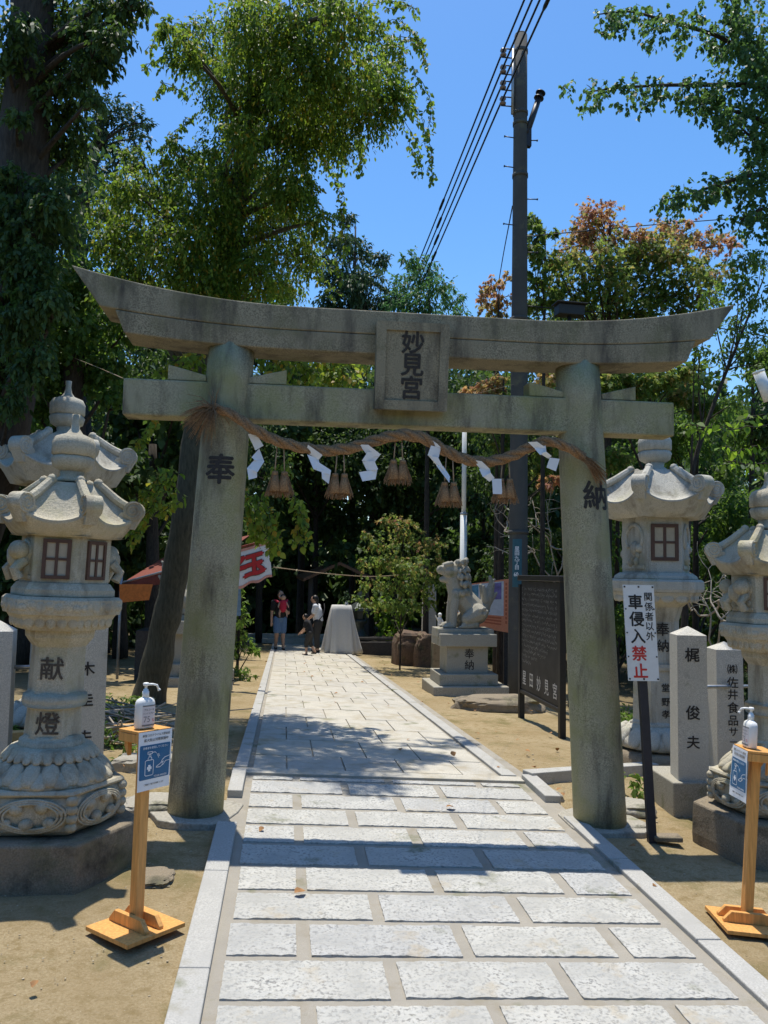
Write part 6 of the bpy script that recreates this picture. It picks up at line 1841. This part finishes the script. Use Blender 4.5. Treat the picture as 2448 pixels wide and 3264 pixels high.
# ------------------------------------------------------------------ people
def person(name, foot, face, H, pose, label, wear):
    """pose gives joints in units of H in a local frame: x right, y forward, z up"""
    t = thing(name, foot, label, 'person')
    ca, sa = math.cos(face), math.sin(face)
    w = lambda p: np.array([foot[0]+(p[0]*ca-p[1]*sa)*H, foot[1]+(p[0]*sa+p[1]*ca)*H, foot[2]+p[2]*H])
    J = {k: np.array(v, float) for k, v in pose.items()}
    def limb(mb, a, ra, b, rb): cap(mb, w(J[a]) if isinstance(a, str) else w(a), ra*H, w(J[b]) if isinstance(b, str) else w(b), rb*H, 10)
    mb = MB()
    limb(mb, 'pelvis', .075, 'chest', .085); limb(mb, 'chest', .08, 'neck', .04); limb(mb, 'neck', .034, 'head', .036)
    hd = J['head']
    mb.ell(w(hd+np.array([0, .005, .045])), (.048*H, .056*H, .068*H), 16, 0, face)
    mb.ell(w(hd+np.array([0, .056, .035])), (.009*H, .014*H, .013*H), 8, 0, face)
    for s in (-1, 1): mb.ell(w(hd+np.array([s*.048, 0, .04])), (.008*H, .012*H, .018*H), 8, 0, face)
    for s in 'lr':
        sx = -1 if s == 'l' else 1
        limb(mb, J['chest']+np.array([sx*.06, 0, .05]), .045, 'sh'+s, .042); limb(mb, 'sh'+s, .034, 'el'+s, .026); limb(mb, 'el'+s, .026, 'wr'+s, .018)
        wr, el = J['wr'+s], J['el'+s]
        d = (wr-el)/np.linalg.norm(wr-el); sd = np.array([1., 0, 0])-d*d[0]; sd /= np.linalg.norm(sd); fo = np.cross(sd, d)
        limb(mb, wr, .017, wr+d*.035, .018)
        for q, ln in ((-.012, .032), (-.004, .038), (.004, .036), (.012, .028)):
            b0 = wr+d*.045+sd*q; b1 = b0+d*ln*.6; b2 = b1+(d*.7-fo*.5)*ln*.6
            limb(mb, b0, .0062, b1, .0058); limb(mb, b1, .0058, b2, .005)
        limb(mb, wr+d*.012+sd*(-sx)*.014, .0065, wr+d*.045+sd*(-sx)*.028, .0055)
        limb(mb, 'hip'+s, .062, 'kn'+s, .042); limb(mb, 'kn'+s, .040, 'an'+s, .024)
        limb(mb, J['an'+s]+np.array([0, 0, -.015]), .022, J['an'+s]+np.array([0, .07, -.022]), .016)
    bake_remesh(mb, .0075*H/1.6+.002, 2, 'body', M['skin'], t)
    # hair
    mb = MB(); mb.ell(w(hd+np.array([0, -.012, .062])), (.056*H, .060*H, .062*H), 16, 0, face)
    if wear.get('long'): cap(mb, w(hd+np.array([0, -.045, .05])), .035*H, w(hd+np.array([0, -.05, -.05])), .025*H)
    bake_remesh(mb, .012, 1, 'hair', M['hair'], t)
    # shirt
    mb = MB()
    limb(mb, J['pelvis']+np.array([0, 0, .02]), .088, 'chest', .098); limb(mb, 'chest', .092, J['neck']-np.array([0, 0, .02]), .05)
    for s in 'lr':
        sx = -1 if s == 'l' else 1
        limb(mb, J['chest']+np.array([sx*.06, 0, .05]), .055, 'sh'+s, .05); e = J['sh'+s]*.35+J['el'+s]*.65
        limb(mb, 'sh'+s, .046, e, .042)
    bake_remesh(mb, .012, 2, 'shirt', M[wear['shirt']], t)
    mb = MB()
    limb(mb, J['pelvis']-np.array([0, 0, .0]), .088, J['pelvis']+np.array([0, 0, .03]), .085)
    k = wear['leg']
    for s in 'lr':
        kn, hp, an = J['kn'+s], J['hip'+s], J['an'+s]
        if k <= 1: limb(mb, hp, .074, hp+(kn-hp)*k, .062)
        else:
            limb(mb, hp, .074, kn, .055); limb(mb, kn, .055, kn+(an-kn)*(k-1), .045)
    bake_remesh(mb, .012, 2, 'trousers', M[wear['pants']], t)
    for s in 'lr':
        mb = MB(); a = J['an'+s]
        limb(mb, a+np.array([0, -.012, -.024]), .026, a+np.array([0, .085, -.03]), .02)
        bake_remesh(mb, .008, 1, 'shoe', M['shoe'], t)
    if wear.get('mask'):
        mb = MB(); mb.ell(w(hd+np.array([0, .036, .018])), (.040*H, .030*H, .028*H), 12, 0, face); mb.build('mask', M['mask'], t)
    return t, w
STAND = dict(pelvis=(0, 0, .53), chest=(0, .0, .72), neck=(0, .01, .845), head=(0, .015, .885), shl=(-.115, 0, .80), shr=(.115, 0, .80), ell=(-.14, -.01, .63), elr=(.14, -.01, .63), wrl=(-.14, .03, .48), wrr=(.15, .03, .48),
             hipl=(-.05, 0, .51), hipr=(.05, 0, .51), knl=(-.055, .01, .285), knr=(.06, .03, .285), anl=(-.06, -.02, .05), anr=(.07, .03, .05))
def people():
    f = G(603, 1404)
    pz = dict(STAND); pz.update(wrl=(-.09, .10, .66), ell=(-.14, .0, .62), knr=(.06, .05, .29), anr=(.06, -.02, .06), knl=(-.05, .03, .285), anl=(-.055, .06, .05))
    t, w = person('person', f, R(180)+R(12), 1.66, pz, 'person in black shirt and denim shorts walking with a baby in a red carrier', dict(shirt='darkcloth', pants='denim', leg=.85, mask=True))
    H = 1.66
    mb = MB(); cap(mb, w((-.02, .125, .70)), .065*H, w((-.02, .125, .80)), .06*H); cap(mb, w((-.07, .10, .80)), .02*H, w((-.11, .02, .84)), .018*H); cap(mb, w((.04, .10, .80)), .02*H, w((.10, .02, .84)), .018*H)
    bake_remesh(mb, .012, 2, 'baby_carrier', M['redcloth'], t)
    b = thing('person', w((-.02, .13, .66)), 'baby strapped in the red carrier on the black shirted person', 'person')
    mb = MB()
    cap(mb, w((-.02, .12, .70)), .045*H, w((-.02, .12, .80)), .042*H); mb.ell(w((-.02, .125, .885)), (.045*H, .047*H, .05*H), 14)
    mb.ell(w((-.02, .165, .882)), (.007*H, .008*H, .009*H), 8)
    for s in (-1, 1):
        mb.ell(w((-.02+s*.046, .12, .885)), (.006*H, .008*H, .011*H), 8)
        cap(mb, w((-.02+s*.04, .13, .685)), .024*H, w((-.02+s*.065, .15, .62)), .017*H); cap(mb, w((-.02+s*.065, .15, .62)), .017*H, w((-.02+s*.06, .165, .575)), .013*H)
        cap(mb, w((-.02+s*.06, .16, .57)), .012*H, w((-.02+s*.06, .185, .565)), .01*H)
        cap(mb, w((-.02+s*.055, .12, .80)), .018*H, w((-.02+s*.085, .15, .74)), .013*H)
        for q in (-1, 0, 1): cap(mb, w((-.02+s*.085+q*.006, .155, .735)), .005*H, w((-.02+s*.085+q*.007, .165, .718)), .004*H)
    bake_remesh(mb, .010, 2, 'body', M['skin'], b)
    mb = MB(); mb.ell(w((-.02, .115, .90)), (.049*H, .048*H, .045*H), 14); mb.build('hair', M['hair'], b)
    f = G(684, 1411); f = np.array([f[0]+.03, f[1]+.2, f[2]])
    pz = dict(STAND); pz.update(chest=(0, .03, .71), neck=(0, .06, .83), head=(0, .075, .865), shl=(-.105, .03, .79), shr=(.105, .03, .79), ell=(-.12, .07, .64), elr=(.12, .0, .62), wrl=(-.08, .17, .56), wrr=(.12, .08, .50))
    t, w = person('person', f, R(75), 1.60, pz, 'person in white shirt and dark trousers, back half turned, beside a child', dict(shirt='whitecloth', pants='darkskirt', leg=1.75, long=True))
    mb = MB(); mb.tube([w((.07, -.085, .84)), w((.02, -.105, .76)), w((-.06, -.10, .65)), w((-.11, -.04, .56))], .012, 6); mb.build('bag_strap', M['darkcloth'], t)
    f = G(668, 1416)
    pz = dict(STAND); pz.update(chest=(0, .06, .69), neck=(0, .10, .80), head=(0, .12, .835), shl=(-.105, .07, .765), shr=(.105, .07, .765), ell=(-.13, .10, .61), elr=(.13, .10, .61), wrl=(-.10, .20, .52), wrr=(.10, .20, .52), knl=(-.055, .06, .28), anl=(-.06, .05, .05), knr=(.06, .01, .28), anr=(.07, -.12, .08))
    person('person', f, R(70), 1.12, pz, 'child in dark clothes stepping beside the white shirted person', dict(shirt='darkcloth', pants='darkskirt', leg=1.3))
people()
